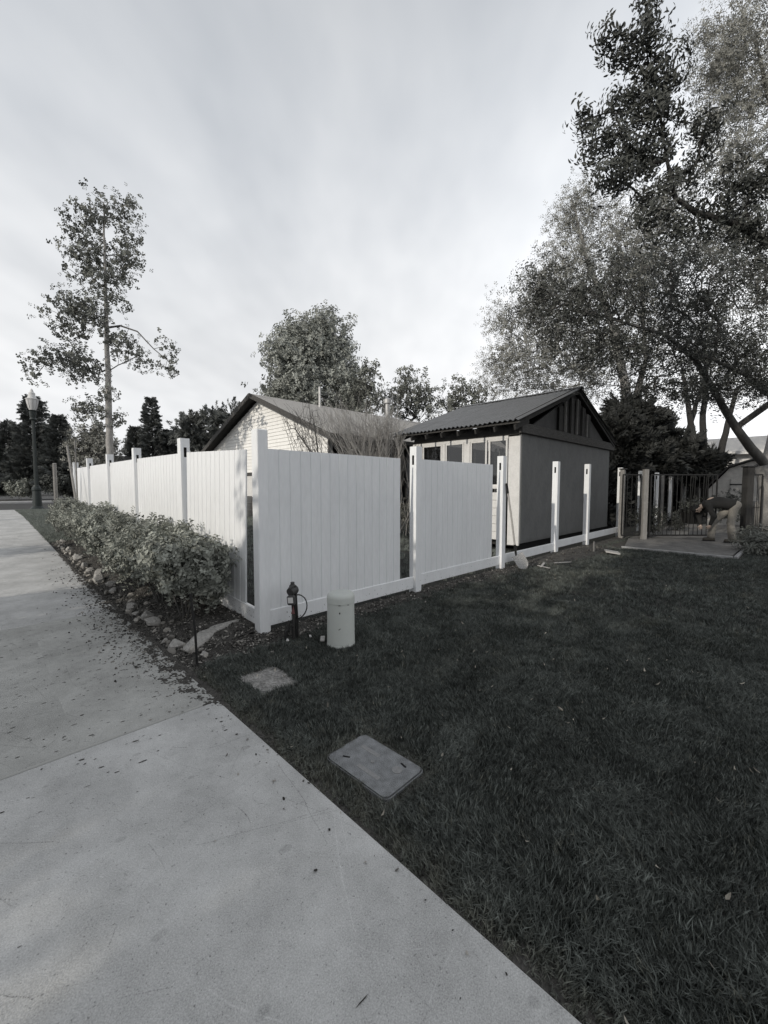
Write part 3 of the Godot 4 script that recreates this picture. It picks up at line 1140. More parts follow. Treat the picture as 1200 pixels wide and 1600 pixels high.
# ---------- the grey shed ----------
func shed() -> void:
	var o := thing("shed", "grey painted shed with corrugated metal roof and white framed windows", "shed")
	var x0 := 7.39
	var x1 := 14.05
	var zf := -0.8
	var zb := -4.3
	var eave := 2.93
	var xm := 10.7
	# gable wall as panels with thin joints; it stands on a low dark sill
	var gw := mb()
	box(gw, Vector3((x0 + x1) / 2, (0.2 + eave) / 2, zf - 0.04), Vector3(x1 - x0 - 0.05, eave - 0.2, 0.08), 0.004)
	var gp := obj("wall", gw.commit(), mats.shed_paint, o)
	obj("sill", boxm(Vector3((x0 + x1) / 2, 0.08, zf - 0.12), Vector3(x1 - x0 - 0.06, 0.24, 0.1)), mats.dark_void, o)
	obj("wall", boxm(Vector3(x1 - 0.04, 1.5, (zf + zb) / 2 - 0.05), Vector3(0.08, 2.86, zf - zb - 0.1)), mats.shed_paint, o)
	obj("wall", boxm(Vector3((x0 + x1) / 2, 1.5, zb + 0.04), Vector3(x1 - x0 - 0.1, 2.86, 0.08)), mats.shed_paint, o)
	obj("floor", boxm(Vector3((x0 + x1) / 2, 0.14, (zf + zb) / 2), Vector3(x1 - x0 - 0.2, 0.06, zf - zb - 0.25)), mats.wood_dark, o)
	# gable: grey triangle, rough beam, loose vertical boards, rake boards
	var st := mb()
	slab_poly(st, [Vector3(x0 + 0.05, eave + 0.002, zf - 0.07), Vector3(x1 - 0.05, eave + 0.002, zf - 0.07), Vector3(xm, 4.42, zf - 0.07)], Vector3(0, 0, 0.05))
	obj("gable_panel", st.commit(), mat("gable_paint", 0.045, 0.075, 0.8, {"f1": 0.02, "f2": 0.12, "uv": Vector3(0.6, 0.4, 0.6)}), o)
	obj("gable_beam", boxm(Vector3((x0 + x1) / 2 + 0.05, eave + 0.12, zf + 0.04), Vector3(x1 - x0 + 0.35, 0.25, 0.1), 0.01), mats.wood_beam, o)
	var bx := 9.42
	rng.seed = 17
	for k in 6:
		var top := 4.34 - absf(bx + 0.18 - xm) * 0.4 - rng.randf() * 0.06
		var foot := 3.19 + rng.randf() * 0.03
		var wd := rng.randf_range(0.24, 0.34)
		obj("gable_board", boxm(Vector3(bx + 0.18, (foot + top) / 2, zf + 0.02 + rng.randf() * 0.03), Vector3(wd, top - foot, 0.025), 0.003, Basis(Vector3(0, 0, 1), rng.randf_range(-0.02, 0.02))), mats.wood_dark if k != 2 else mats.wood_beam, o)
		if k > 0:
			obj("batten", boxm(Vector3(bx - 0.03 + rng.randf_range(-0.03, 0.03), (3.17 + top) / 2, zf + 0.07), Vector3(0.045, top - 3.17, 0.06), 0.003, Basis(Vector3(0, 0, 1), rng.randf_range(-0.025, 0.025))), mats.wood_old if k % 2 == 1 else mats.wood_beam, o)
		bx += rng.randf_range(0.38, 0.47)
	for s in [-1.0, 1.0]:
		var rk := mb()
		var e := Vector3(xm + s * (3.78 if s < 0 else 3.5), 3.14, zf + 0.09)
		beam(rk, e, Vector3(xm + s * 0.03, 4.49, zf + 0.09), 0.045, 0.19, 0.005)
		obj("rake_board", rk.commit(), mats.wood_dark, o)
	# window wall: corner board, posts, sashes, sill, clapboard below
	var zz := [-1.13, -1.7, -2.27, -2.98, -3.6, -4.3]
	obj("corner_board", boxm(Vector3(x0 - 0.012, 1.51, zf - 0.17), Vector3(0.05, 2.72, 0.31), 0.005), mats.white_paint, o)
	obj("header", boxm(Vector3(x0 + 0.02, 2.98 + 0.06, (zf + zb) / 2), Vector3(0.09, 0.26, zf - zb - 0.06), 0.01), mats.wood_beam, o)
	obj("head_trim", boxm(Vector3(x0 - 0.012, 2.865, -2.72), Vector3(0.06, 0.075, 3.17), 0.005), mats.white_paint, o)
	obj("window_sill", boxm(Vector3(x0 - 0.035, 1.6, -2.72), Vector3(0.12, 0.07, 3.17), 0.008), mats.white_paint, o)
	var spans := [[-1.15, -1.69], [-1.74, -2.25], [-2.46, -3.08], [-3.2, -3.92]]
	for s in spans:
		var c: float = (s[0] + s[1]) / 2
		var wd: float = s[0] - s[1]
		var f := mb()
		box(f, Vector3(0, 0.575, 0), Vector3(0.05, 0.045, wd), 0.004)
		box(f, Vector3(0, -0.575, 0), Vector3(0.05, 0.045, wd), 0.004)
		for e in [-1.0, 1.0]:
			box(f, Vector3(0, 0, e * (wd / 2 - 0.025)), Vector3(0.05, 1.105, 0.05), 0.004)
		var w := obj("window", f.commit(), mats.white_paint, o)
		w.position = Vector3(x0 - 0.015, 2.232, c)
		obj("pane", boxm(Vector3(0.005, 0, 0), Vector3(0.006, 1.105, wd - 0.1)), mats.glass, w)
	for zp in [-2.355, -3.14, -4.1]:
		obj("mullion", boxm(Vector3(x0 - 0.01, 2.232, zp), Vector3(0.07, 1.195, [0.19, 0.1, 0.34][[-2.355, -3.14, -4.1].find(zp)]), 0.005), mats.white_paint, o)
	for k in 6:
		obj("clapboard", boxm(Vector3(x0 - 0.0, 0.35 + k * 0.205, -2.79), Vector3(0.035, 0.2, 2.96), 0.006, Basis(Vector3(0, 0, 1), -0.04)), mats.white_paint, o)
	# pale curtains and shelves inside
	var cu := mb()
	for k in 26:
		var z := -1.3 - k * 0.1
		if int(k / 3) % 3 == 1:
			box(cu, Vector3(x0 + 0.55 + 0.03 * sin(k * 2.1), 2.0, z), Vector3(0.03, 1.3, 0.07), 0.01)
	obj("inner_boards", cu.commit(), mats.white_paint, o)
	# rafter tails under the near eave
	var slope := atan2(4.5 - 3.16, xm - 6.9)
	for k in 8:
		var z := -0.72 - k * 0.54
		obj("rafter", boxm(Vector3(7.22, 3.13, z), Vector3(0.72, 0.12, 0.05), 0.004, Basis(Vector3(0, 0, 1), slope)), mats.wood_dark, o)
	obj("fascia_batten", boxm(Vector3(6.93, 3.128, -2.66), Vector3(0.06, 0.035, 4.1), 0.004), mats.wood_beam, o)
	# plank deck under the sheets
	for s in [-1.0, 1.0]:
		var dk := mb()
		var e := 6.9 if s < 0 else 14.2
		slab_poly(dk, [Vector3(e, 3.15, -0.66), Vector3(e, 3.15, -4.7), Vector3(xm, 4.52, -4.7), Vector3(xm, 4.52, -0.66)], Vector3(0, -0.02, 0))
		obj("roof_deck", dk.commit(), mats.wood_dark, o)
	# corrugated sheets
	var z := -0.62
	var wsheet := 0.82
	for k in 5:
		obj("roof_sheet", corrugated(Vector3(6.84, 3.185 - (k % 2) * 0.012, z - wsheet - 0.03), Vector3(xm, 4.56 - (k % 2) * 0.012, z), wsheet + 0.03), mats.roof_metal, o)
		obj("roof_sheet", corrugated(Vector3(14.28, 3.25, z - wsheet - 0.03), Vector3(xm, 4.56 - (k % 2) * 0.004, z), wsheet + 0.03), mats.roof_metal, o)
		z -= wsheet
	var rc := mb()
	for s in [-1.0, 1.0]:
		box(rc, Vector3(xm + s * 0.075, 4.568, -2.67), Vector3(0.16, 0.006, 4.14), 0.0, Basis(Vector3(0, 0, 1), -s * 0.35))
	obj("ridge_cap", rc.commit(), mats.roof_metal, o)

func corrugated(low: Vector3, high: Vector3, w: float) -> ArrayMesh:
	# a sheet with round corrugations that run down the slope; 4 mm thick edges
	var st := mb()
	var dn := Vector3(low.x - high.x, low.y - high.y, 0)
	var up := Vector3(-dn.y, dn.x, 0).normalized()
	if up.y < 0:
		up = -up
	var n := int(w / 0.0125)
	for layer in 2:
		var prev := []
		for i in n + 1:
			var z := high.z - w * i / n
			var ph := TAU * z / 0.136
			var off := up * (cos(ph) * 0.02 - layer * 0.004)
			var nn := (up + Vector3(0, 0, sin(ph) * 0.02 * TAU / 0.136)).normalized()
			if layer == 1:
				nn = -nn
			var a := Vector3(high.x, high.y, z) + off
			var b := Vector3(low.x, low.y, z) + off
			if i > 0:
				stri(st, [prev[0], prev[1], b], [prev[2], prev[2], nn])
				stri(st, [prev[0], b, a], [prev[2], nn, nn])
			prev = [a, b, nn]
	return st.commit()

# ---------- the house behind the fence ----------
func house() -> void:
	var o := thing("house", "pale clapboard house with shingled gable roof behind the fence", "house")
	var x0 := 6.95
	var z0 := -8.05
	var z1 := -18.3
	var xe := 21.0
	var zm := -13.1
	var peak := 5.5
	var eave := 3.55
	# lapped siding on the sunlit gable
	var st := mb()
	var y := 2.3
	while y < peak - 0.1:
		var half_a := (z0 - zm) * clampf((peak - y) / (peak - eave), 0, 1)
		var half_b := (zm - z1) * clampf((peak - y) / (peak - eave), 0, 1)
		var a := zm + half_a
		var b := zm - half_b
		var tp: float = minf(y + 0.15, peak)
		var a2: float = zm + (z0 - zm) * clampf((peak - tp) / (peak - eave), 0, 1)
		var b2: float = zm - (zm - z1) * clampf((peak - tp) / (peak - eave), 0, 1)
		var p := [Vector3(x0 - 0.026, y, a), Vector3(x0 - 0.026, y, b), Vector3(x0, tp, b2), Vector3(x0, tp, a2)]
		quad(st, p[0], p[1], p[2], p[3], Vector3(-1, 0.15, 0))
		quad(st, p[0], p[1], Vector3(x0 + 0.01, y, b), Vector3(x0 + 0.01, y, a), Vector3.DOWN)
		y += 0.15
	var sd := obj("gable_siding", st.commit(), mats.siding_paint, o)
	sd.set_meta("kind", "stuff")
	obj("skirt_board", boxm(Vector3(x0 - 0.03, 2.22, (z0 + z1) / 2), Vector3(0.05, 0.12, z0 - z1), 0.005), mats.wood_beam, o)
	obj("wall", boxm(Vector3(x0 + 0.08, 1.66, (z0 + z1) / 2), Vector3(0.14, 1.0, z0 - z1 - 0.02)), mats.white_paint, o)
	obj("wall", boxm(Vector3(x0 + 0.2, 2.6, (z0 + z1) / 2), Vector3(0.1, 1.9, z0 - z1 - 0.1)), mats.white_paint, o)
	obj("foundation", boxm(Vector3(x0 + 0.6, 0.6, (z0 + z1) / 2), Vector3(0.2, 1.3, z0 - z1 - 0.5)), mats.slab_dark, o)
	# recessed porch, then the siding wall, shade painted into its darker colour
	obj("wall", boxm(Vector3(9.1, 2.3, z0 - 1.6), Vector3(4.3, 2.6, 0.12)), mats.wood_dark, o)
	obj("porch_floor", boxm(Vector3(9.2, 1.05, z0 - 0.8), Vector3(4.3, 0.1, 1.6)), mats.wood_dark, o)
	var s2 := mb()
	y = 1.12
	while y < eave + 0.1:
		quad(s2, Vector3(11.2, y, z0 + 0.026), Vector3(xe, y, z0 + 0.026), Vector3(xe, y + 0.15, z0), Vector3(11.2, y + 0.15, z0), Vector3(0, 0.15, 1))
		quad(s2, Vector3(11.2, y, z0 + 0.026), Vector3(xe, y, z0 + 0.026), Vector3(xe, y, z0 - 0.01), Vector3(11.2, y, z0 - 0.01), Vector3.DOWN)
		y += 0.15
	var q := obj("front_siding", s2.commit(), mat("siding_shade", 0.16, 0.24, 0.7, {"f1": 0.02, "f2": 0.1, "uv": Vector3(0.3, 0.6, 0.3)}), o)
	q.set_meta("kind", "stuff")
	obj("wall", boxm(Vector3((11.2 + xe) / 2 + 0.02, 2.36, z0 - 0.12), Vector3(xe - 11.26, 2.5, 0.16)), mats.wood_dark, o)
	obj("foundation", boxm(Vector3((11.2 + xe) / 2, 0.5, z0 - 0.1), Vector3(xe - 11.2, 1.22, 0.2)), mats.slab_dark, o)
	obj("wall", boxm(Vector3((x0 + xe) / 2, 2.0, z1 + 0.1), Vector3(xe - x0 - 0.3, 3.2, 0.16)), mats.white_paint, o)
	obj("wall", boxm(Vector3(xe - 0.1, 2.6, zm), Vector3(0.16, 4.0, z0 - z1 - 0.4)), mats.white_paint, o)
	# roof: courses of shingles laid one over the other
	for side in [0, 1]:
		var r := mb()
		var low: Vector3 = Vector3(0, eave - 0.05, z0 + 0.6) if side == 0 else Vector3(0, eave - 0.12, z1 - 0.6)
		var high := Vector3(0, peak + 0.22, zm)
		var n := 38
		var nor: Vector3 = Vector3(0, absf(high.z - low.z), signf(low.z - high.z) * (high.y - low.y)).normalized()
		for k in n:
			var a := low.lerp(high, float(k) / n)
			var b := low.lerp(high, float(k + 1) / n)
			var xa := x0 - 0.45
			quad(r, Vector3(xa, a.y, a.z) + nor * 0.014, Vector3(xe, a.y, a.z) + nor * 0.014, Vector3(xe, b.y, b.z) + nor * 0.002, Vector3(xa, b.y, b.z) + nor * 0.002, nor)
			quad(r, Vector3(xa, a.y, a.z) + nor * 0.014, Vector3(xe, a.y, a.z) + nor * 0.014, Vector3(xe, a.y, a.z), Vector3(xa, a.y, a.z), Vector3(0, -0.3, nor.z))
		var rf := obj("roof", r.commit(), mats.shingle, o)
		rf.set_meta("kind", "stuff")
		var dk := mb()
		slab_poly(dk, [Vector3(x0 - 0.42, low.y - 0.01, low.z), Vector3(xe, low.y - 0.01, low.z), Vector3(xe, high.y - 0.01, high.z), Vector3(x0 - 0.42, high.y - 0.01, high.z)], Vector3(0, -0.06, 0))
		obj("roof_deck", dk.commit(), mats.wood_dark, o)
		var rk := mb()
		beam(rk, Vector3(x0 - 0.47, low.y - 0.08, low.z), Vector3(x0 - 0.47, high.y - 0.08, high.z), 0.04, 0.2, 0.005)
		obj("rake_board", rk.commit(), mats.wood_beam, o)
		obj("fascia", boxm(Vector3((x0 + xe) / 2, low.y - 0.09, low.z + (0.02 if side == 0 else -0.02)), Vector3(xe - x0 + 0.8, 0.16, 0.03), 0.004), mats.wood_dark, o)
	# flue pipe and vents on the roof
	var fl := mb()
	lathe(fl, [Vector2(0.14, 0), Vector2(0.14, 1.15), Vector2(0.24, 1.16), Vector2(0.24, 1.38), Vector2(0.02, 1.5)], 12)
	var f := obj("flue_pipe", fl.commit(), mats.tin, o)
	f.position = Vector3(14.6, 5.2, -12.6)
	obj("vent_pipe", bar(Vector3(9.9, 5.0, -12.6), Vector3(9.9, 6.5, -12.6), 0.05), mats.white_paint, o)
	obj("vent_pipe", bar(Vector3(14.4, 3.7, -8.6), Vector3(14.4, 4.35, -8.6), 0.05), mats.wood_old, o)
	# two bins in the gap of the fence
	var b := thing("barrel", "grey metal barrel against the house, seen through the gap beside the corner post", "barrel", Vector3(6.1, 0.3, -12.9))
	var bm := mb()
	lathe(bm, [Vector2(0.0, 0), Vector2(0.3, 0), Vector2(0.31, 0.02), Vector2(0.3, 0.04), Vector2(0.3, 0.3), Vector2(0.315, 0.32), Vector2(0.3, 0.34), Vector2(0.3, 0.62), Vector2(0.315, 0.64), Vector2(0.3, 0.66), Vector2(0.3, 0.9), Vector2(0.31, 0.92), Vector2(0.28, 0.93), Vector2(0, 0.92)], 22)
	obj("drum", bm.commit(), mats.tin, b)

func far_buildings() -> void:
	# low roofs beyond the street and beyond the trees
	var o := thing("far_house", "low dark roofed house beyond the street, behind the poplar trunk", "house", Vector3(13.5, 0.5, -46))
	obj("wall", boxm(Vector3(0, 1.4, 0), Vector3(12, 2.8, 8)), mats.slab_dark, o)
	var st := mb()
	for s in [-1.0, 1.0]:
		slab_poly(st, [Vector3(-6.5, 2.7, s * 4.6), Vector3(6.5, 2.7, s * 4.6), Vector3(6.5, 4.3, 0), Vector3(-6.5, 4.3, 0)], Vector3(0, 0.1, 0))
	obj("roof", st.commit(), mats.wood_dark, o)
	for k in 3:
		obj("window", boxm(Vector3(-4 + k * 3.5, 1.6, 4.03), Vector3(1.2, 1.1, 0.06)), mats.dark_void, o)
	var w := thing("neighbour_house", "white walled house with grey roof behind the small barn", "house", Vector3(36, 0, 3), 0.0)
	obj("wall", boxm(Vector3(0, 1.95, 0), Vector3(8, 3.9, 16)), mats.white_paint, w)
	var r := mb()
	for s in [-1.0, 1.0]:
		slab_poly(r, [Vector3(s * 4.6, 3.75, -8.5), Vector3(s * 4.6, 3.75, 8.5), Vector3(0, 5.0, 8.5), Vector3(0, 5.0, -8.5)], Vector3(0, 0.12, 0))
	obj("roof", r.commit(), mats.shingle, w)
	obj("fascia", boxm(Vector3(-4.62, 3.75, 0), Vector3(0.05, 0.2, 17), 0.01), mats.white_paint, w)
	obj("window", boxm(Vector3(-4.02, 1.9, -3), Vector3(0.06, 1.0, 1.4)), mats.dark_void, w)

# ---------- trees ----------
func shade_trees() -> void:
	# street trees on the other side of the path, beyond the edge of the picture, whose shade lies on the lawn
	var T := [
		[Vector3(-12, 0, 4.6), 0.26, 11.0, [[Vector3(0, 5.0, 0), Vector3(2.4, 2.0, 3.7), 130], [Vector3(0.3, 8.6, 0.2), Vector3(2.2, 2.8, 3.4), 140]], "broad street tree across the path, level with the lawn"],
		[Vector3(-13, 0, 12.0), 0.26, 10.0, [[Vector3(0, 4.8, 0), Vector3(2.4, 2.0, 3.4), 60], [Vector3(0.3, 8.0, 0), Vector3(2.2, 2.6, 3.0), 60]], "broad street tree across the path, behind the photographer"],
		[Vector3(-12, 0, 0.7), 0.12, 6.0, [[Vector3(0, 4.7, 0), Vector3(1.0, 1.9, 0.95), 60]], "small street tree across the path, level with the corner post"],
		[Vector3(-5.6, 0, -1.5), 0.05, 1.6, [[Vector3(0, 1.15, 0), Vector3(0.5, 0.95, 0.42), 36]], "upright shrub across the path, level with the nearest hedge shrub"],
		[Vector3(-5.6, 0, -3.05), 0.05, 1.6, [[Vector3(0, 1.15, 0), Vector3(0.5, 0.9, 0.28), 24]], "slim shrub across the path, level with the middle of the hedge"],
		[Vector3(-5.8, 0, -8.2), 0.05, 1.5, [[Vector3(0, 1.0, 0), Vector3(0.5, 0.9, 0.6), 36]], "wide shrub across the path, level with the end of the hedge"],
		[Vector3(-9, 0.4, -15.6), 0.16, 10.6, [[Vector3(0, 10.4, 0), Vector3(1.4, 1.6, 1.4), 22]], "slender street tree across the path, level with the house gable"]]
	for i in T.size():
		var e: Array = T[i]
		var b: Vector3 = e[0]
		var o := thing("street_tree", e[4], "tree", b, 0.0, "trees and shrubs across the path")
		var cl := []
		for c in e[3]:
			cl.append([b + c[0], c[1], c[2]])
		grow(o, [[[b, b + Vector3(0.1, e[2] * 0.5, 0), b + Vector3(0, e[2] * 0.9, 0.1)], e[1], e[1] * 0.3]], cl,
			{"seed": 40 + i, "bark": mats.bark_mid, "leaf": mats_mesh.far, "leafmat": mats.leaf_mid, "per": 12 if i < 6 else 5, "reach": 0.7 if i < 3 else 0.35, "tip": 0.01, "seg": 0.6, "twig_seg": 0.7})

func poplar() -> void:
	var base := Vector3(1.55, 0.45, -14.9)
	var o := thing("poplar_tree", "tall slender poplar with bare lower trunk and open crown, behind the sunlit fence", "tree", base)
	var trunk := [base, Vector3(1.62, 4.64, -15.05), Vector3(1.67, 6.63, -15.17), Vector3(1.72, 8.63, -15.29), Vector3(1.78, 10.68, -15.55), Vector3(1.87, 12.76, -15.78)]
	var bare := [Vector3(1.72, 7.83, -15.22), Vector3(2.03, 7.83, -14.64), Vector3(2.43, 7.53, -13.93), Vector3(2.81, 6.84, -13.36), Vector3(3.13, 6.37, -12.86), Vector3(3.35, 5.92, -12.6)]
	var hook := [Vector3(1.62, 5.39, -15.12), Vector3(1.43, 5.51, -15.18), Vector3(1.33, 5.36, -15.26), Vector3(1.38, 5.16, -15.2)]
	grow(o, [[trunk, 0.15, 0.025], [bare, 0.045, 0.006, 28], [hook, 0.015, 0.006, 12]],
		[[Vector3(1.59, 12.37, -15.73), Vector3(0.7, 0.7, 0.7), 23], [Vector3(2.39, 12.7, -15.39), Vector3(0.61, 0.61, 0.61), 16], [Vector3(1.01, 11.87, -15.99), Vector3(0.47, 0.47, 0.47), 8], [Vector3(2.52, 11.25, -14.72), Vector3(0.47, 0.47, 0.47), 11], [Vector3(1.03, 10.83, -15.74), Vector3(0.69, 0.69, 0.69), 20], [Vector3(2.03, 10.97, -16.03), Vector3(0.73, 0.73, 0.73), 19], [Vector3(2.31, 10.5, -14.86), Vector3(0.47, 0.47, 0.47), 11], [Vector3(1.16, 10.06, -16.11), Vector3(0.7, 0.7, 0.7), 19], [Vector3(1.57, 9.67, -14.97), Vector3(0.58, 0.58, 0.58), 14], [Vector3(2.28, 10.03, -15.28), Vector3(0.43, 0.43, 0.43), 7],
		[Vector3(0.45, 8.51, -16.54), Vector3(0.65, 0.65, 0.65), 16], [Vector3(1.11, 8.62, -15.47), Vector3(0.64, 0.64, 0.64), 17], [Vector3(1.05, 8.3, -16.49), Vector3(0.77, 0.77, 0.77), 17], [Vector3(1.5, 7.97, -14.89), Vector3(0.41, 0.41, 0.41), 8], [Vector3(1.98, 8.88, -15.06), Vector3(0.4, 0.4, 0.4), 7], [Vector3(0.72, 7.76, -16.21), Vector3(0.55, 0.55, 0.55), 8], [Vector3(0.2, 6.63, -16.63), Vector3(0.65, 0.45, 0.65), 14], [Vector3(0.65, 6.39, -15.6), Vector3(0.58, 0.53, 0.58), 16], [Vector3(-0.24, 6.32, -17.32), Vector3(0.56, 0.45, 0.56), 7], [Vector3(1.03, 6.22, -16.19), Vector3(0.56, 0.39, 0.56), 11], [Vector3(1.33, 6.14, -15.47), Vector3(0.4, 0.4, 0.4), 5],
		[Vector3(2.21, 7.06, -14.4), Vector3(0.54, 0.43, 0.54), 11], [Vector3(2.39, 6.51, -13.89), Vector3(0.41, 0.29, 0.41), 7], [Vector3(2.06, 7.46, -15.14), Vector3(0.28, 0.28, 0.28), 5], [Vector3(3.11, 6.69, -12.91), Vector3(0.41, 0.41, 0.41), 5], [Vector3(3.22, 6.09, -12.75), Vector3(0.26, 0.26, 0.26), 4], [Vector3(1.06, 4.76, -15.62), Vector3(0.42, 0.34, 0.42), 7], [Vector3(1.53, 5.12, -15.04), Vector3(0.32, 0.32, 0.32), 5], [Vector3(1.25, 4.26, -15.39), Vector3(0.55, 0.28, 0.55), 7], [Vector3(0.82, 4.64, -15.84), Vector3(0.2, 0.2, 0.2), 4], [Vector3(1.79, 4.39, -14.87), Vector3(0.15, 0.15, 0.15), 4]],
		{"seed": 5, "bark": mats.bark_pale, "twig_bark": mats.bark_mid, "leaf": mats_mesh.round, "leafmat": mats.leaf_mid, "per": 8, "reach": 0.32, "tip": 0.008, "bf": 0.3, "twig_seg": 0.4, "lowest": 1.6})

func bush_tree(called: String, label: String, base: Vector3, tr: float, top: float, clumps: Array, p: Dictionary, group := "") -> void:
	var o := thing(called, label, "tree", base, 0.0, group)
	var up := Vector3(0.02, 1, 0.03) * top
	p.get_or_add("bark", mats.bark_mid)
	grow(o, [[[base, base + up * 0.5 + Vector3(tr, 0, 0), base + up], tr, tr * 0.25]], clumps, p)

func far_trees() -> void:
	conifer("spruce_tree", "tallest dark spruce behind the street lamp", Vector3(1.95, 1.09, -48.26), 9.3, 2.7, 101, 0.1, "spruces across the street")
	conifer("spruce_tree", "dark spruce at the edge of the group, outward of the street lamp", Vector3(0.22, 0.94, -51.36), 7.2, 2.4, 102, 0.05, "spruces across the street")
	conifer("spruce_tree", "lower dark spruce on the fence side of the street lamp", Vector3(3.49, 1.1, -45.32), 7.3, 1.9, 103, 0.12, "spruces across the street")
	conifer("spruce_tree", "pointed dark spruce just past the poplar trunk", Vector3(11.27, 1.38, -44.7), 9.9, 1.7, 104, 0.05, "spruces behind the white fence")
	conifer("spruce_tree", "short dark spruce beside the pointed one", Vector3(10.27, 1.37, -47.09), 7.0, 1.5, 105, 0.05, "spruces behind the white fence")
	conifer("spruce_tree", "small dark spruce filling the gap before the loose pines", Vector3(12.87, 1.37, -44.52), 6.6, 1.6, 106, 0.05, "spruces behind the white fence")
	var pine := {"bark": mats.bark_dark, "leaf": mats_mesh.spray, "leafmat": mats.needle, "per": 12, "reach": 0.7, "tip": 0.015, "twig_seg": 0.8, "seg": 0.8}
	pine.seed = 31
	bush_tree("pine_tree", "loose branched dark pine between the spruces and the house gable", Vector3(13.46, 1.39, -39.72), 0.2, 7.5, [[Vector3(13.83, 8.13, -39.91), Vector3(0.98, 0.59, 0.98), 16], [Vector3(13.36, 6.82, -40.27), Vector3(0.92, 0.55, 0.92), 12], [Vector3(14.17, 6.17, -39.41), Vector3(0.85, 0.51, 0.85), 10]], pine, "pines beside the gable")
	pine.seed = 32
	bush_tree("pine_tree", "loose branched dark pine touching the house gable roof", Vector3(15.23, 1.39, -37.96), 0.2, 8, [[Vector3(15.43, 8.4, -38.35), Vector3(0.79, 0.63, 0.79), 16], [Vector3(15.78, 6.82, -37.87), Vector3(0.98, 0.59, 0.98), 16], [Vector3(14.97, 6.3, -38.63), Vector3(0.59, 0.35, 0.59), 8]], pine, "pines beside the gable")
	bush_tree("pine_tree", "dark pine showing its tip over the gable roof slope", Vector3(15.91, 1.4, -34.47), 0.2, 8.5, [[Vector3(16.2, 8.26, -34.76), Vector3(1.12, 0.9, 1.12), 20], [Vector3(15.93, 6.08, -34.84), Vector3(1.25, 1, 1.25), 16]], pine, "pines beside the gable")
	bush_tree("pale_tree", "small pale leaved tree between the poplar trunk and the spruces", Vector3(4.51, 1.16, -37.28), 0.12, 4.0, [[Vector3(4.7, 5.67, -37.47), Vector3(1.17, 1.17, 1.17), 40], [Vector3(4.19, 4.34, -37.86), Vector3(0.96, 0.96, 0.96), 20], [Vector3(5.53, 4.87, -36.57), Vector3(0.96, 0.96, 0.96), 24], [Vector3(4.9, 3.28, -37.07), Vector3(1.38, 1.38, 1.38), 24]], {"seed": 33, "leaf": mats_mesh.far, "leafmat": mats.leaf_pale, "per": 9, "reach": 0.5, "tip": 0.01, "twig_seg": 0.6})
	# trees behind the house
	var mid := Vector3(15.9, 1.2, -21.77)
	bush_tree("bushy_tree", "dense rounded tree rising behind the house roof", mid, 0.3, 11, [[Vector3(16.36, 12.08, -22.24), Vector3(2.33, 2.33, 2.33), 90], [Vector3(14.54, 10.34, -22.48), Vector3(1.88, 1.88, 1.88), 60], [Vector3(17.88, 13.17, -22.24), Vector3(1.7, 1.7, 1.7), 45], [Vector3(17.82, 9.9, -20.61), Vector3(1.84, 1.84, 1.84), 60], [Vector3(14.5, 8.7, -23.8), Vector3(1.65, 1.65, 1.65), 40], [Vector3(15.28, 8.23, -21.57), Vector3(1.88, 1.88, 1.88), 50], [Vector3(18.07, 7.73, -20.18), Vector3(1.65, 1.65, 1.65), 36], [Vector3(15.19, 12.81, -23.46), Vector3(1.36, 1.36, 1.36), 24], [Vector3(16.94, 13.68, -21.79), Vector3(0.97, 0.97, 0.97), 12]],
		{"seed": 34, "leaf": mats_mesh.far, "leafmat": mats.leaf_light, "per": 13, "reach": 0.75, "tip": 0.012, "twig_seg": 0.8, "bark": mats.bark_pale, "lowest": 3.0})
	var sp := {"leaf": mats_mesh.far, "leafmat": mats.leaf_mid, "per": 3, "reach": 0.5, "tip": 0.018, "twig_seg": 0.6, "bark": mats.bark_dark, "e": 2.1}
	sp.seed = 35
	bush_tree("ragged_tree", "ragged upright tree leaning beside the dense one, behind the flue pipe", Vector3(17.25, 1.23, -17.62), 0.18, 6, [[Vector3(17.71, 9.14, -17.83), Vector3(1, 1, 1), 26], [Vector3(17.26, 7.56, -18.15), Vector3(1.18, 1.18, 1.18), 30], [Vector3(18.01, 10.05, -17.62), Vector3(0.45, 0.45, 0.45), 8], [Vector3(18.24, 7.79, -17.2), Vector3(0.72, 0.72, 0.72), 14]], sp, "sparse trees behind the roofs")
	sp.seed = 36
	bush_tree("ragged_tree", "open crowned sparse tree standing between house and shed roofs", Vector3(23.24, 1.16, -18.74), 0.2, 6, [[Vector3(23.67, 9.65, -19.03), Vector3(1.7, 1.7, 1.7), 50], [Vector3(22.69, 8.85, -19.93), Vector3(1.27, 1.27, 1.27), 26], [Vector3(24.58, 8.85, -18.06), Vector3(1.17, 1.17, 1.17), 28], [Vector3(23.59, 7.79, -18.95), Vector3(2.12, 1.27, 2.12), 40], [Vector3(23.42, 10.81, -19.38), Vector3(0.74, 0.74, 0.74), 10]], sp, "sparse trees behind the roofs")
	sp.seed = 37
	bush_tree("ragged_tree", "low sparse tree rising straight behind the shed ridge", Vector3(26.15, 1.16, -15.86), 0.2, 5.5, [[Vector3(26.48, 9.22, -16.21), Vector3(1.49, 1.49, 1.49), 40], [Vector3(25.69, 8.32, -16.92), Vector3(1.17, 1.17, 1.17), 24], [Vector3(27.6, 8.85, -15.07), Vector3(1.17, 1.17, 1.17), 28], [Vector3(27.01, 9.97, -15.75), Vector3(0.53, 0.53, 0.53), 8]], sp, "sparse trees behind the roofs")
	# a far belt of trees that closes the gaps near the ground
	rng.seed = 9
	var xf := []
	var cols := []
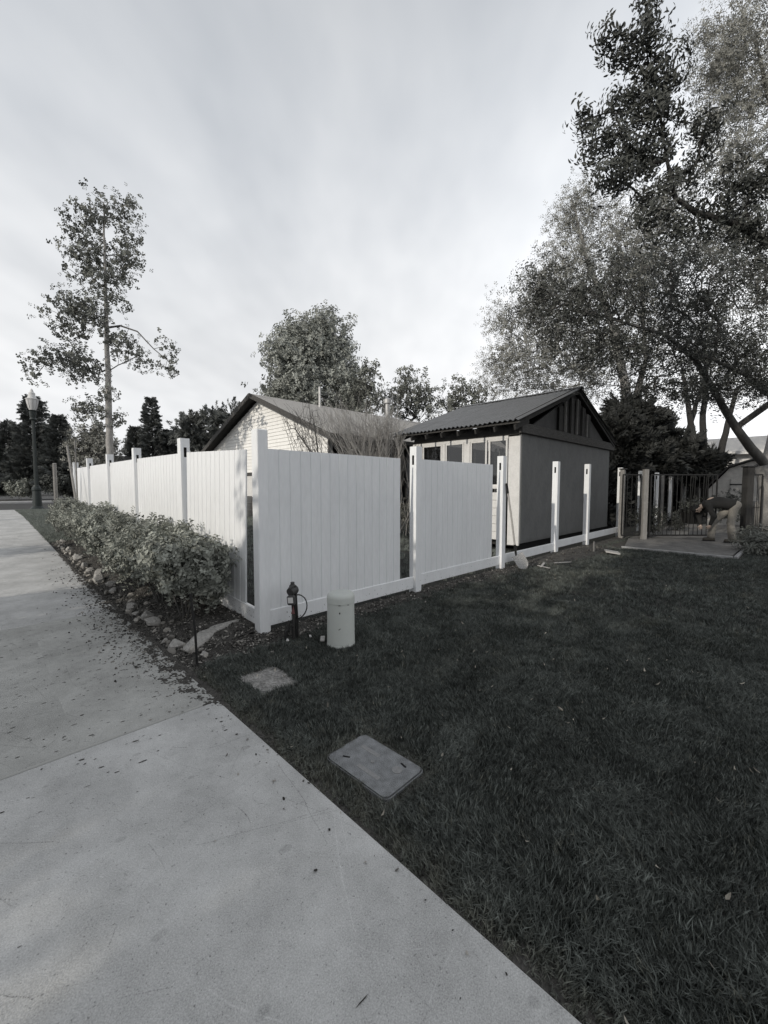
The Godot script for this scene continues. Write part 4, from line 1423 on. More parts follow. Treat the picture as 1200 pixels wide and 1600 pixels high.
	for k in 2600:
		var a := rng.randf_range(-0.5, 2.1)
		var d := rng.randf_range(72, 86)
		var p := Vector3(sin(a) * d, 0.6 + rng.randf() * (1.0 + 3.4 * smoothstep(0.3, 1.0, a) + 1.2 * sin(a * 9.0) * sin(a * 23.0)), -cos(a) * d)
		xf.append(Transform3D(Basis(Vector3(rng.randf(), rng.randf(), rng.randf()).normalized(), rng.randf() * TAU).scaled(Vector3(3, 3, 3)), p))
		var g := rng.randf_range(0.6, 1.2)
		cols.append(Color(g, g, g))
	tag(scatter("far_tree_belt", mats_mesh.far, mats.leaf_dark, xf, cols), "distant belt of low dark trees behind the houses", "trees")
	# low shrubs on the far side of the street
	for k in 3:
		var b: Vector3 = [Vector3(0.77, 0.99, -46.6), Vector3(4.02, 0.99, -43.38), Vector3(3.18, 1.41, -42.84)][k]
		var o := thing("street_shrub", ["rounded grey shrub on the far bank behind the lamp base", "low shrub on the far bank beside the end of the fence", "low dark shrub under the spruces by the leaning trunk"][k], "shrub", b)
		grow(o, [[[b, b + Vector3(0, 0.4, 0)], 0.04, 0.02]], [[b + Vector3(0, 0.6, 0), Vector3(1.1, 0.6, 1.0), 30]], {"seed": 60 + k, "bark": mats.bark_dark, "leaf": mats_mesh.far, "leafmat": mats.leaf_hedge if k == 0 else mats.leaf_dark, "per": 8, "reach": 0.3, "twig_seg": 0.5})

func right_trees() -> void:
	# pale trees far behind
	var b3 := Vector3(25.0, 0, 4.9)
	var o3 := thing("pale_tree", "tall pale spring tree towering behind the gate, highest on the right side", "tree", b3)
	grow(o3, [[[b3, b3 + Vector3(-0.3, 7, -0.3), Vector3(25.07, 16.47, 2.92), Vector3(22.97, 21.3, 1.85)], 0.38, 0.05]],
		[[Vector3(22.17, 21.3, 1.06), Vector3(1.46, 1.46, 1.46), 60], [Vector3(23.01, 19.9, 2.01), Vector3(1.69, 1.69, 1.69), 70], [Vector3(21.61, 19.9, 0.62), Vector3(1.01, 1.01, 1.01), 34], [Vector3(22.91, 18.53, 1.32), Vector3(1.62, 1.62, 1.62), 60], [Vector3(22.96, 16.25, 2.26), Vector3(1.69, 1.69, 1.69), 60], [Vector3(22.39, 15.93, 1.02), Vector3(1.16, 1.16, 1.16), 36], [Vector3(23.33, 22.71, 2.09), Vector3(1.41, 1.41, 1.41), 46], [Vector3(23.33, 13.77, 2.13), Vector3(1.73, 1.73, 1.73), 50], [Vector3(21.33, 21.3, 0.23), Vector3(0.45, 0.45, 0.45), 10], [Vector3(21.94, 18.01, 0.54), Vector3(0.75, 0.75, 0.75), 20], [Vector3(24.65, 19.16, 3.12), Vector3(1.73, 1.73, 1.73), 40], [Vector3(23.41, 10.88, 2.46), Vector3(2.02, 2.02, 2.02), 60], [Vector3(22.91, 12.91, 1.09), Vector3(1.48, 1.48, 1.48), 44]],
		{"seed": 71, "bark": mats.bark_mid, "leaf": mats_mesh.fine, "leafmat": mats.leaf_pale, "per": 15, "reach": 0.6, "tip": 0.008, "twig_seg": 0.6, "seg": 0.8, "lowest": 3.0, "droop": 0.3})
	var b4 := Vector3(20.6, 0, -3.4)
	var o4 := thing("pale_tree", "wide pale spring tree with bare twig ends reaching out over the shed roof", "tree", b4)
	grow(o4, [[[b4, Vector3(20.65, 5.09, -1.9), Vector3(20.27, 9.14, -2.62), Vector3(19.43, 12.88, -3.77), Vector3(19.06, 15.69, -4.37)], 0.34, 0.03], [[Vector3(20.65, 5.09, -1.9), Vector3(18.85, 6.49, -2.96), Vector3(16.99, 7.58, -4.32), Vector3(15.77, 8.76, -5.63)], 0.16, 0.02, 8], [[Vector3(20.78, 5.4, -1.8), Vector3(21.33, 7.89, -1.47), Vector3(21.28, 11.95, -1.86)], 0.2, 0.03, 9]],
		[[Vector3(19.06, 14.76, -4.29), Vector3(1.12, 1.12, 1.12), 46], [Vector3(19.56, 16, -3.9), Vector3(0.56, 0.56, 0.56), 14], [Vector3(18.65, 12.88, -4.54), Vector3(1.44, 1.44, 1.44), 60], [Vector3(20.58, 14.13, -3.44), Vector3(1.6, 1.6, 1.6), 60], [Vector3(17.41, 11.13, -5.05), Vector3(1.35, 1.35, 1.35), 60], [Vector3(18.05, 10.25, -3.5), Vector3(1.6, 1.6, 1.6), 70], [Vector3(21.85, 12.14, -2.72), Vector3(1.84, 1.84, 1.84), 60], [Vector3(16.42, 9.06, -5.01), Vector3(1.37, 1.37, 1.37), 60], [Vector3(15.59, 9.36, -5.86), Vector3(1.01, 1.01, 1.01), 24], [Vector3(16.71, 7.89, -4.06), Vector3(1.34, 1.34, 1.34), 60], [Vector3(16.03, 7.28, -5.25), Vector3(1.37, 1.37, 1.37), 50], [Vector3(15.67, 7.7, -6.21), Vector3(0.85, 0.85, 0.85), 22], [Vector3(18.48, 8.02, -2.88), Vector3(1.48, 1.48, 1.48), 60], [Vector3(20.92, 8.83, -1.95), Vector3(1.75, 1.75, 1.75), 60], [Vector3(16.06, 6.8, -6.59), Vector3(0.94, 0.94, 0.94), 24], [Vector3(17.49, 6.49, -5.14), Vector3(1.56, 0.94, 1.56), 44], [Vector3(18.94, 6.65, -3.72), Vector3(1.56, 0.94, 1.56), 44], [Vector3(23.54, 10.83, -0.93), Vector3(1.97, 1.97, 1.97), 60], [Vector3(23.91, 14.1, -0.84), Vector3(1.97, 1.97, 1.97), 70], [Vector3(21.98, 15.09, -2.13), Vector3(1.47, 1.47, 1.47), 60], [Vector3(20.99, 13.04, -2.23), Vector3(1.44, 1.44, 1.44), 60], [Vector3(23.53, 16.07, -1.38), Vector3(1.51, 1.51, 1.51), 50], [Vector3(21.49, 11.64, -1.63), Vector3(1.44, 1.44, 1.44), 50]],
		{"seed": 72, "bark": mats.bark_pale, "twig_bark": mats.bark_mid, "leaf": mats_mesh.fine, "leafmat": mats.leaf_pale, "per": 12, "reach": 0.5, "tip": 0.009, "twig_seg": 0.5, "seg": 0.7, "lowest": 3.0, "bf": 0.3})
	# the dark stems behind the gate
	var stems := [[1062, 1075, 1098, 22.0], [1086, 1080, 1060, 21.0], [1103, 1098, 1085, 22.5], [1118, 1136, 1150, 21.5]]
	var words := ["dark trunk curving outward, first of the row behind the gate", "dark straight trunk, second of the row behind the gate", "thick dark trunk in the middle of the row behind the gate", "dark trunk leaning towards the big forked tree"]
	var feet := [Vector3(24.61, 0.63, -0.42), Vector3(23.96, 0.67, 0.33), Vector3(26.25, 0.61, 0.49), Vector3(25.2, 0.65, 0.86)]
	var mids := [Vector3(24.95, 4.06, -0.38), Vector3(24.04, 4.28, 0.11), Vector3(26.31, 5.17, 0.17), Vector3(25.77, 4.01, 1.14)]
	var tops := [Vector3(25.68, 6.81, 0.11), Vector3(23.81, 7.23, -0.36), Vector3(26.63, 8.68, 0.2), Vector3(26.36, 6.69, 1.5)]
	for i in 4:
		var b: Vector3 = feet[i]
		b.y = 0.0
		var o := thing("dark_tree", words[i], "tree", b, 0.0, "dark trunks behind the gate")
		var m: Vector3 = mids[i]
		var t: Vector3 = tops[i]
		grow(o, [[[b, m, t], 0.24, 0.09]], [[t + Vector3(0, 0.2, 0), Vector3(1.7, 1.0, 1.7), 40], [t + Vector3(0.6, 1.6, 0.5), Vector3(1.8, 1.1, 1.8), 40]], {"seed": 80 + i, "bark": mats.bark_dark, "leaf": mats_mesh.fine, "leafmat": mats.leaf_mid, "per": 7, "reach": 0.5, "tip": 0.012, "twig_seg": 0.5, "lowest": 2.8})
	# the forked tree at the gate
	var b2: Vector3 = Vector3(15.73, -0.19, 3.54)
	b2.y = 0.0
	var o2 := thing("forked_tree", "thick pale barked tree forking low beside the gate opening", "tree", b2)
	grow(o2, [[[b2, Vector3(15.71, 1.23, 3.4), Vector3(15.39, 2.33, 3.27)], 0.33, 0.24], [[Vector3(15.38, 2.29, 3.27), Vector3(14.43, 3.03, 2.83), Vector3(13.57, 3.73, 2.48), Vector3(12.68, 4.29, 2.26), Vector3(11.43, 5, 1.95), Vector3(10.19, 5.4, 1.54), Vector3(9.28, 5.42, 1.2), Vector3(8.16, 5.63, 0.49)], 0.15, 0.016, 6], [[Vector3(15.38, 2.29, 3.27), Vector3(15.57, 3.23, 3.37), Vector3(15.62, 4.78, 3.58), Vector3(14.17, 6.7, 3.39)], 0.14, 0.05, 6], [[Vector3(14, 4.07, 3.44), Vector3(12.64, 4.63, 2.9), Vector3(11.48, 4.94, 2.28), Vector3(10.54, 5.12, 1.62)], 0.09, 0.025, 6]],
		[[Vector3(7.7, 6.52, -0.46), Vector3(0.52, 0.52, 0.52), 40], [Vector3(7.45, 5.91, -0.65), Vector3(0.46, 0.46, 0.46), 26], [Vector3(7.94, 5.67, 0.13), Vector3(0.69, 0.69, 0.69), 60], [Vector3(8.78, 6.37, 0.62), Vector3(0.83, 0.83, 0.83), 70], [Vector3(9.77, 6.15, 1.33), Vector3(0.94, 0.94, 0.94), 80], [Vector3(11.05, 6.33, 2.02), Vector3(1.04, 1.04, 1.04), 80], [Vector3(12.69, 7.12, 2.73), Vector3(1.2, 1.2, 1.2), 80], [Vector3(10.4, 4.97, 1.78), Vector3(0.96, 0.67, 0.96), 64], [Vector3(9.04, 4.91, 1), Vector3(0.86, 0.6, 0.86), 60], [Vector3(11.73, 5.27, 2.5), Vector3(1.06, 0.74, 1.06), 60], [Vector3(12.98, 5.4, 3.17), Vector3(1.03, 1.03, 1.03), 50], [Vector3(8.48, 4.75, 0.18), Vector3(0.69, 0.41, 0.69), 36], [Vector3(13, 8.66, 2.91), Vector3(0.86, 0.86, 0.86), 40], [Vector3(11.48, 7.75, 2.05), Vector3(0.83, 0.83, 0.83), 44], [Vector3(10.61, 4.14, 1.77), Vector3(0.81, 0.41, 0.81), 30], [Vector3(12.44, 4.2, 2.74), Vector3(0.86, 0.43, 0.86), 40], [Vector3(9.7, 4.33, 1.13), Vector3(0.8, 0.4, 0.8), 40], [Vector3(8.69, 5.52, 0.6), Vector3(0.77, 0.77, 0.77), 40], [Vector3(7.96, 5.33, -0.24), Vector3(0.56, 0.56, 0.56), 30], [Vector3(13, 4.38, 3.27), Vector3(0.69, 0.41, 0.69), 40], [Vector3(13.62, 7.55, 2.92), Vector3(0.9, 0.9, 0.9), 60], [Vector3(11.66, 6.01, 2.09), Vector3(0.95, 0.95, 0.95), 60], [Vector3(10.26, 7.04, 1.47), Vector3(0.7, 0.7, 0.7), 44], [Vector3(12.6, 5.06, 2.82), Vector3(0.96, 0.67, 0.96), 60], [Vector3(11.46, 4.16, 2.05), Vector3(0.78, 0.39, 0.78), 40]],
		{"seed": 73, "bark": mats.bark_pale, "twig_bark": mats.bark_mid, "leaf": mats_mesh.slim, "leafmat": mats.leaf_dark, "per": 6, "reach": 0.36, "tip": 0.008, "twig_seg": 0.35, "lowest": 2.6, "droop": 0.35, "bf": 0.2})
	# the near tree: its trunk stands outside the picture, its dark branches cross the corner
	var b1 := Vector3(8.4, 0, 5.9)
	var o1 := thing("broadleaf_tree", "near dark broadleaf tree whose long branch reaches in above the lawn", "tree", b1)
	grow(o1, [[[b1, Vector3(8.3, 2.4, 5.7), Vector3(8.2, 4.6, 5.3), Vector3(8.5, 8.0, 5.2)], 0.26, 0.06], [[Vector3(8.2, 4.4, 5.3), Vector3(7.08, 5.53, 3.52), Vector3(6.72, 5.84, 3.14), Vector3(6.13, 5.96, 2.69), Vector3(5.92, 6.18, 2.46), Vector3(5.85, 6.79, 2.34), Vector3(5.8, 7.6, 2.22), Vector3(5.68, 8.61, 2.02)], 0.072, 0.01, 12]],
		[[Vector3(5.54, 8.57, 2.06), Vector3(0.23, 0.23, 0.23), 11], [Vector3(5.75, 9.06, 2.02), Vector3(0.12, 0.12, 0.12), 3], [Vector3(5.21, 8.58, 1.65), Vector3(0.16, 0.16, 0.16), 6], [Vector3(5.47, 8.36, 1.76), Vector3(0.24, 0.24, 0.24), 11], [Vector3(5.76, 8.22, 2.04), Vector3(0.3, 0.3, 0.3), 18], [Vector3(5.76, 8.15, 2.44), Vector3(0.15, 0.15, 0.15), 5], [Vector3(5.67, 7.87, 2.4), Vector3(0.18, 0.18, 0.18), 7], [Vector3(5.64, 7.83, 1.8), Vector3(0.28, 0.28, 0.28), 16], [Vector3(5.65, 7.52, 2.25), Vector3(0.27, 0.27, 0.27), 16], [Vector3(5.95, 7.51, 2.55), Vector3(0.12, 0.12, 0.12), 3], [Vector3(5.26, 7.66, 1.33), Vector3(0.2, 0.2, 0.2), 8], [Vector3(4.98, 7, 1.48), Vector3(0.19, 0.19, 0.19), 8], [Vector3(5.45, 7.27, 1.66), Vector3(0.27, 0.27, 0.27), 15], [Vector3(5.46, 6.96, 1.95), Vector3(0.25, 0.25, 0.25), 13], [Vector3(5.84, 7.18, 2.2), Vector3(0.26, 0.26, 0.26), 13], [Vector3(4.93, 6.53, 1.69), Vector3(0.1, 0.1, 0.1), 3], [Vector3(5.41, 6.55, 1.83), Vector3(0.24, 0.24, 0.24), 11], [Vector3(5.78, 6.8, 2.01), Vector3(0.24, 0.24, 0.24), 11], [Vector3(5.23, 6.35, 1.75), Vector3(0.15, 0.15, 0.15), 5], [Vector3(6.37, 7.46, 2.62), Vector3(0.12, 0.12, 0.12), 3], [Vector3(6.4, 7.2, 2.72), Vector3(0.16, 0.16, 0.16), 6], [Vector3(6.15, 7.24, 2.91), Vector3(0.14, 0.14, 0.14), 4], [Vector3(6.41, 6.91, 2.7), Vector3(0.12, 0.12, 0.12), 3], [Vector3(6.1, 6.65, 2.53), Vector3(0.13, 0.13, 0.13), 4], [Vector3(6.51, 6.27, 3.18), Vector3(0.18, 0.18, 0.18), 7], [Vector3(6.59, 6.4, 3.43), Vector3(0.21, 0.21, 0.21), 9], [Vector3(6.32, 6.55, 2.57), Vector3(0.16, 0.16, 0.16), 5], [Vector3(6.09, 6.06, 2.65), Vector3(0.14, 0.14, 0.14), 4], [Vector3(6.97, 6.26, 3.34), Vector3(0.19, 0.19, 0.19), 7], [Vector3(6.81, 6.81, 3.02), Vector3(0.13, 0.13, 0.13), 3], [Vector3(5.91, 6.36, 2.28), Vector3(0.17, 0.17, 0.17), 6], [Vector3(6.46, 6.08, 3), Vector3(0.2, 0.2, 0.2), 8], [Vector3(6.7, 5.83, 3.26), Vector3(0.22, 0.22, 0.22), 9], [Vector3(6.91, 5.57, 3.48), Vector3(0.2, 0.2, 0.2), 8], [Vector3(6.36, 5.84, 2.78), Vector3(0.21, 0.21, 0.21), 8], [Vector3(6.07, 5.89, 2.48), Vector3(0.23, 0.23, 0.23), 10], [Vector3(5.65, 5.83, 2.22), Vector3(0.22, 0.22, 0.22), 9], [Vector3(5.75, 9.42, 2.01), Vector3(0.09, 0.09, 0.09), 5], [Vector3(5.77, 6.24, 2), Vector3(0.15, 0.15, 0.15), 4]],
		{"seed": 74, "bark": mats.bark_dark, "leaf": mats_mesh.broad, "leafmat": mats.leaf_dark, "per": 6, "reach": 0.14, "tip": 0.007, "twig_seg": 0.22, "lowest": 3.6, "droop": 0.45, "bf": 0.25})
	# dark evergreen over the corner of the fence
	var be := Vector3(18.6, 0, -1.8)
	var oe := thing("evergreen_shrub", "large dark evergreen shrub spreading over the fence beyond the shed", "shrub", be)
	grow(oe, [[[be, be + Vector3(0, 1.6, 0), be + Vector3(0.1, 3.4, 0)], 0.16, 0.05]],
		[[Vector3(20.33, 4.67, -1.8), Vector3(0.92, 0.92, 0.92), 80], [Vector3(18.92, 3.7, -1.8), Vector3(0.82, 0.82, 0.82), 70], [Vector3(22.74, 4, -1.8), Vector3(1.01, 1.01, 1.01), 90], [Vector3(18.27, 2.74, -1.8), Vector3(0.69, 0.69, 0.69), 50], [Vector3(21.08, 3.08, -1.8), Vector3(0.83, 0.83, 0.83), 70], [Vector3(24.62, 3.36, -1.6), Vector3(0.78, 0.7, 0.78), 70], [Vector3(22.01, 3.03, -0.38), Vector3(0.69, 0.48, 0.69), 50], [Vector3(22.84, 2.72, 0.47), Vector3(0.69, 0.28, 0.69), 40], [Vector3(20.16, 2.6, -0.77), Vector3(0.65, 0.26, 0.65), 40]],
		{"seed": 75, "bark": mats.bark_dark, "leaf": mats_mesh.spray, "leafmat": mats.needle_deep, "per": 10, "reach": 0.36, "tip": 0.008, "twig_seg": 0.4})

func dark_hedge() -> void:
	var o := thing("yew_hedge", "long dark hedge behind the bare posts beyond the gate", "hedge", Vector3(24, 0, -2.0))
	var stems := []
	var cl := []
	for k in 9:
		var b := Vector3(14.6 + k * 2.4, 0, -2.1)
		stems.append([[b, b + Vector3(0, 1.2, 0)], 0.06, 0.03])
		cl.append([b + Vector3(0, 1.1, 0), Vector3(1.5, 1.1, 0.7), 44])
	grow(o, stems, cl, {"seed": 91, "bark": mats.bark_dark, "leaf": mats_mesh.spray, "leafmat": mats.needle_deep, "per": 9, "reach": 0.4, "tip": 0.008, "twig_seg": 0.5})

# ---------- hedge and low plants ----------
func hedge() -> void:
	var z := [-0.98, -1.85, -2.85, -4.0, -5.2, -6.6, -8.1, -9.6]
	var words := ["leafy hedge shrub nearest the corner post, loose dark shoots on its end", "leafy hedge shrub second from the corner post", "leafy hedge shrub third from the corner post, before the first long panel", "leafy hedge shrub in the middle of the row, fourth from the corner", "fifth leafy hedge shrub from the corner post", "sixth leafy hedge shrub from the corner post", "seventh leafy hedge shrub from the corner, next to the last", "last leafy hedge shrub by the strip of lawn"]
	for i in z.size():
		var b := Vector3(-0.46, yg(z[i]) + 0.08, z[i])
		var o := thing("hedge_shrub", words[i], "shrub", b, 0.0, "hedge shrubs along the white fence")
		rng.seed = 200 + i
		var stems := []
		for k in 6:
			var a := TAU * k / 6.0 + rng.randf()
			var d := Vector3(cos(a) * 0.3, 0.45, sin(a) * 0.42)
			stems.append([[b + Vector3(cos(a), 0, sin(a)) * 0.06, b + d * 0.5 + Vector3(0, 0.05, 0), b + d], 0.014, 0.006])
		var hh: float = [0.47, 0.53, 0.53, 0.52, 0.55, 0.55, 0.56, 0.55][i]
		var cl := [[b + Vector3(0.03, hh + (0.13 if i == 0 else 0.06), 0), Vector3(0.34, 0.22, 0.5) if i == 0 else Vector3(0.34, 0.25, 0.55), 80 if i == 0 else 110]]
		for k in 9:
			var a := rng.randf() * TAU
			cl.append([b + Vector3(cos(a) * 0.28, hh + rng.randf_range(-0.1, 0.33), sin(a) * (0.42 if i == 0 else 0.55)), Vector3(0.13, 0.13, 0.17) * rng.randf_range(0.7, 1.3), 11])
		grow(o, stems, cl,
			{"seed": 210 + i, "bark": mats.bark_mid, "leaf": mats_mesh.oval, "leafmat": mats.leaf_hedge, "per": 9, "reach": 0.11, "tip": 0.0025, "twig_seg": 0.12, "seg": 0.15, "all_stems": true, "trunk_name": "stems", "tone": [0.55, 1.45]})
	# leafy perennials in the bed by the gate
	var bp := Vector3(11.4, 0, 3.45)
	var o := thing("bed_plant", "low clump of broad leaves in the bed beside the forked tree", "plant", bp)
	var st := []
	rng.seed = 5
	for k in 9:
		var a := TAU * k / 9.0
		st.append([[bp, bp + Vector3(cos(a) * 0.3, 0.3, sin(a) * 0.3)], 0.008, 0.004])
	grow(o, st, [[bp + Vector3(0, 0.25, 0), Vector3(0.75, 0.28, 0.5), 90]], {"seed": 8, "bark": mats.bark_mid, "leaf": mats_mesh.broad, "leafmat": mats.leaf_mid, "per": 5, "reach": 0.14, "tip": 0.003, "twig_seg": 0.15, "all_stems": true, "trunk_name": "stems"})
	# leafy growth seen through the gap between panel and post
	var bg := Vector3(9.6, 0.15, -6.4)
	var og := thing("yard_shrub", "pale low shrub in the yard, in the slit beside the second fence post", "shrub", bg)
	grow(og, [[[bg, bg + Vector3(0, 0.3, 0)], 0.03, 0.02]], [[bg + Vector3(0, 0.45, 0), Vector3(1.0, 0.4, 0.7), 60]], {"seed": 9, "bark": mats.bark_mid, "leaf": mats_mesh.oval, "leafmat": mats.leaf_pale, "per": 9, "reach": 0.25, "tip": 0.004, "twig_seg": 0.2})
	# potted greens behind the gate bars
	for k in 2:
		var b: Vector3 = [Vector3(12.9, 0.05, 0.75), Vector3(15.8, 0.05, 1.0)][k]
		var g := thing("gate_shrub", ["dark shrub at the foot of the gate beside the wooden post", "dark shrub behind the gate bars before the evergreen"][k], "shrub", b)
		grow(g, [[[b, b + Vector3(0, 0.35, 0)], 0.03, 0.015]], [[b + Vector3(0, 0.5 - 0.16 * k, 0), Vector3(0.42, 0.45 - 0.2 * k, 0.3), 50 - 15 * k]], {"seed": 14 + k, "bark": mats.bark_dark, "leaf": mats_mesh.oval, "leafmat": mats.leaf_dark, "per": 9, "reach": 0.16, "tip": 0.004, "twig_seg": 0.2})
	var bb := Vector3(17.6, 0.05, 2.3)
	var ob := thing("barn_shrub", "dark leafy shrub before the small barn, above the stooping person's back", "shrub", bb)
	grow(ob, [[[bb, bb + Vector3(0, 0.6, 0)], 0.03, 0.015]], [[bb + Vector3(0, 0.85, 0), Vector3(0.8, 0.5, 0.7), 60]], {"seed": 19, "bark": mats.bark_dark, "leaf": mats_mesh.oval, "leafmat": mats.leaf_dark, "per": 10, "reach": 0.2, "tip": 0.004, "twig_seg": 0.2})

func bare_canes(o: Node3D, feet: Vector3, clumps: Array, sd: int, m: Material, thick: float) -> void:
	# canes rise from the foot to points in the clumps, each with side twigs
	rng.seed = sd
	var st := mb()
	var tw := mb()
	for c in clumps:
		for k in c[2]:
			var v := Vector3(rng.randfn(), rng.randfn(), rng.randfn()).normalized() * pow(rng.randf(), 0.4)
			var q: Vector3 = c[0] - o.position + v * c[1]
			var a := Vector3(rng.randfn() * feet.x, 0, rng.randfn() * feet.z)
			var L := a.distance_to(q)
			var bend := Vector3(rng.randfn(), 0.8, rng.randfn()) * L * 0.06
			var pts := []
			var rr := []
			for i in 7:
				var u := i / 6.0
				pts.append(a.lerp(q, u) + bend * sin(u * PI) + Vector3(rng.randfn(), rng.randfn(), rng.randfn()) * 0.025)
				rr.append(lerpf(thick, 0.004, pow(u, 0.7)) * 1.0)
			tube(st, pts, rr, 4, false)
			for t in 7:
				var i := 2 + rng.randi() % 4
				var d: Vector3 = (pts[i + 1] - pts[i]).normalized()
				var e := (d + Vector3(rng.randfn(), rng.randfn() + 0.3, rng.randfn()).normalized() * 0.6).normalized()
				var l := rng.randf_range(0.2, 0.75)
				var b0: Vector3 = pts[i].lerp(pts[i + 1], rng.randf())
				tube(tw, [b0, b0 + e * l * 0.5 + Vector3.UP * 0.02, b0 + e * l], [0.0055, 0.0045, 0.003], 3, false)
	obj("stems", st.commit(), m, o)
	var t := obj("twigs", tw.commit(), m, o)
	t.set_meta("kind", "stuff")

func bare_shrubs() -> void:
	var b := Vector3(7.0, 0.1, -5.2)
	var o := thing("bare_shrub", "wide leafless shrub of many fine upright twigs before the house eave", "shrub", b)
	bare_canes(o, Vector3(0.35, 0, 0.25), [[Vector3(5.8, 3.63, -5.48), Vector3(0.69, 0.48, 0.69), 50], [Vector3(6.4, 3.5, -4.87), Vector3(0.72, 0.43, 0.72), 60], [Vector3(5.59, 3.8, -5.98), Vector3(0.7, 0.35, 0.7), 34], [Vector3(6.73, 3.31, -4.53), Vector3(0.46, 0.32, 0.46), 30], [Vector3(6.05, 3.16, -5.19), Vector3(0.88, 0.44, 0.88), 50], [Vector3(5.11, 3.86, -6.46), Vector3(0.5, 0.2, 0.5), 8], [Vector3(6.55, 3.82, -4.75), Vector3(0.53, 0.27, 0.53), 22]], 51, mats.twig_pale, 0.014)
	var b2 := Vector3(5.2, 0.1, -5.6)
	var o2 := thing("bare_shrub", "smaller leafless shrub with crooked dark limbs against the sunlit gable", "shrub", b2)
	grow(o2, [[[b2, Vector3(4.62, 2.34, -5.41), Vector3(4.4, 2.79, -5.67), Vector3(4.22, 3.2, -5.88)], 0.05, 0.015], [[b2, Vector3(4.63, 2.52, -5.42), Vector3(4.6, 3.23, -5.51), Vector3(4.56, 3.76, -5.6)], 0.035, 0.01]], [[Vector3(4.25, 3.05, -5.84), Vector3(0.46, 0.46, 0.46), 30], [Vector3(4.59, 3.59, -5.55), Vector3(0.43, 0.43, 0.43), 24], [Vector3(4.14, 3.5, -5.98), Vector3(0.32, 0.32, 0.32), 12]], {"seed": 52, "bark": mats.bark_mid, "tip": 0.005, "e": 2.0, "twig_seg": 0.3, "all_stems": true, "trunk_name": "stems", "limb_name": "twigs", "lowest": 1.0, "arch": 0.02})
	bare_canes(o2, Vector3(0.1, 0, 0.1), [[Vector3(4.33, 3.59, -5.8), Vector3(0.61, 0.48, 0.61), 16], [Vector3(4.02, 3.76, -6.12), Vector3(0.36, 0.29, 0.36), 6]], 53, mats.bark_mid, 0.012)
	var br := thing("bare_shrub", "stout slanting bare limb crossing the dark porch", "shrub", Vector3(8.0, 0.1, -6.6))
	grow(br, [[[Vector3(8.0, 0.1, -6.6), Vector3(6.28, 2.73, -6.06), Vector3(6.72, 3.01, -5.64), Vector3(7.09, 3.3, -5.3), Vector3(7.42, 3.42, -4.99)], 0.06, 0.02]], [[Vector3(7.11, 3.66, -5.31), Vector3(0.53, 0.32, 0.53), 24]], {"seed": 54, "bark": mats.twig_pale, "tip": 0.005, "twig_seg": 0.3, "trunk_name": "limb", "limb_name": "twigs", "arch": 0.02})

# ---------- street lamp, stakes ----------
func lamps() -> void:
	var spots := [Vector3(-0.1, 0.47, -22.2), Vector3(6.4, 0.5, -50.0)]
	var words := ["green fluted street lamp with glass acorn head at the end of the pavement", "second street lamp far off, its white globe showing against the spruces"]
	var proto: Node3D
	for i in 2:
		if i == 1:
			var c := proto.duplicate()
			c.name = numbered("street_lamp")
			add_child(c)
			c.position = spots[1]
			c.scale = Vector3(0.8, 0.72, 0.8)
			tag(c, words[1], "street lamp", "street lamps")
			continue
		var o := thing("street_lamp", words[0], "street lamp", spots[0], 0.0, "street lamps")
		proto = o
		var st := mb()
		lathe(st, [Vector2(0.3, -0.05), Vector2(0.3, 0.1), Vector2(0.24, 0.16), Vector2(0.19, 0.22), Vector2(0.165, 0.95), Vector2(0.19, 1.0), Vector2(0.19, 1.08), Vector2(0.13, 1.18), Vector2(0.12, 1.25)], 16)
		obj("base", st.commit(), mats.lamp_green, o)
		var p := mb()
		# fluted shaft
		var n := 32
		for k in n:
			var r0 := 0.085 if k % 2 == 0 else 0.077
			var r1 := 0.077 if k % 2 == 0 else 0.085
			var a := TAU * k / n
			var b := TAU * (k + 1) / n
			quad(p, Vector3(cos(a) * r0, 1.22, sin(a) * r0), Vector3(cos(b) * r1, 1.22, sin(b) * r1), Vector3(cos(b) * r1 * 0.75, 4.4, sin(b) * r1 * 0.75), Vector3(cos(a) * r0 * 0.75, 4.4, sin(a) * r0 * 0.75), Vector3(cos(a), 0, sin(a)))
		obj("shaft", p.commit(), mats.lamp_green, o)
		var c := mb()
		lathe(c, [Vector2(0.1, 4.38), Vector2(0.14, 4.42), Vector2(0.11, 4.5), Vector2(0.13, 4.62), Vector2(0.15, 4.78), Vector2(0.12, 4.8), Vector2(0.16, 4.86)], 16)
		obj("collar", c.commit(), mats.lamp_green, o)
		var g := mb()
		lathe(g, [Vector2(0.12, 4.84), Vector2(0.16, 4.95), Vector2(0.22, 5.2), Vector2(0.24, 5.36)], 16)
		obj("lamp_shade", g.commit(), mats.lamp_glass, o)
		for k in 8:
			var a := TAU * k / 8
			var e := Vector3(cos(a), 0, sin(a))
			obj("rib", bar(e * 0.165 + Vector3(0, 4.95, 0), e * 0.245 + Vector3(0, 5.36, 0), 0.012, 5), mats.tin, o)
		var h := mb()
		lathe(h, [Vector2(0.24, 5.35), Vector2(0.265, 5.37), Vector2(0.265, 5.4), Vector2(0.18, 5.44), Vector2(0.15, 5.54), Vector2(0.13, 5.58), Vector2(0.13, 5.68), Vector2(0.08, 5.72), Vector2(0.05, 5.84), Vector2(0.0, 5.9)], 16)
		obj("cap", h.commit(), mats.lamp_glass, o)

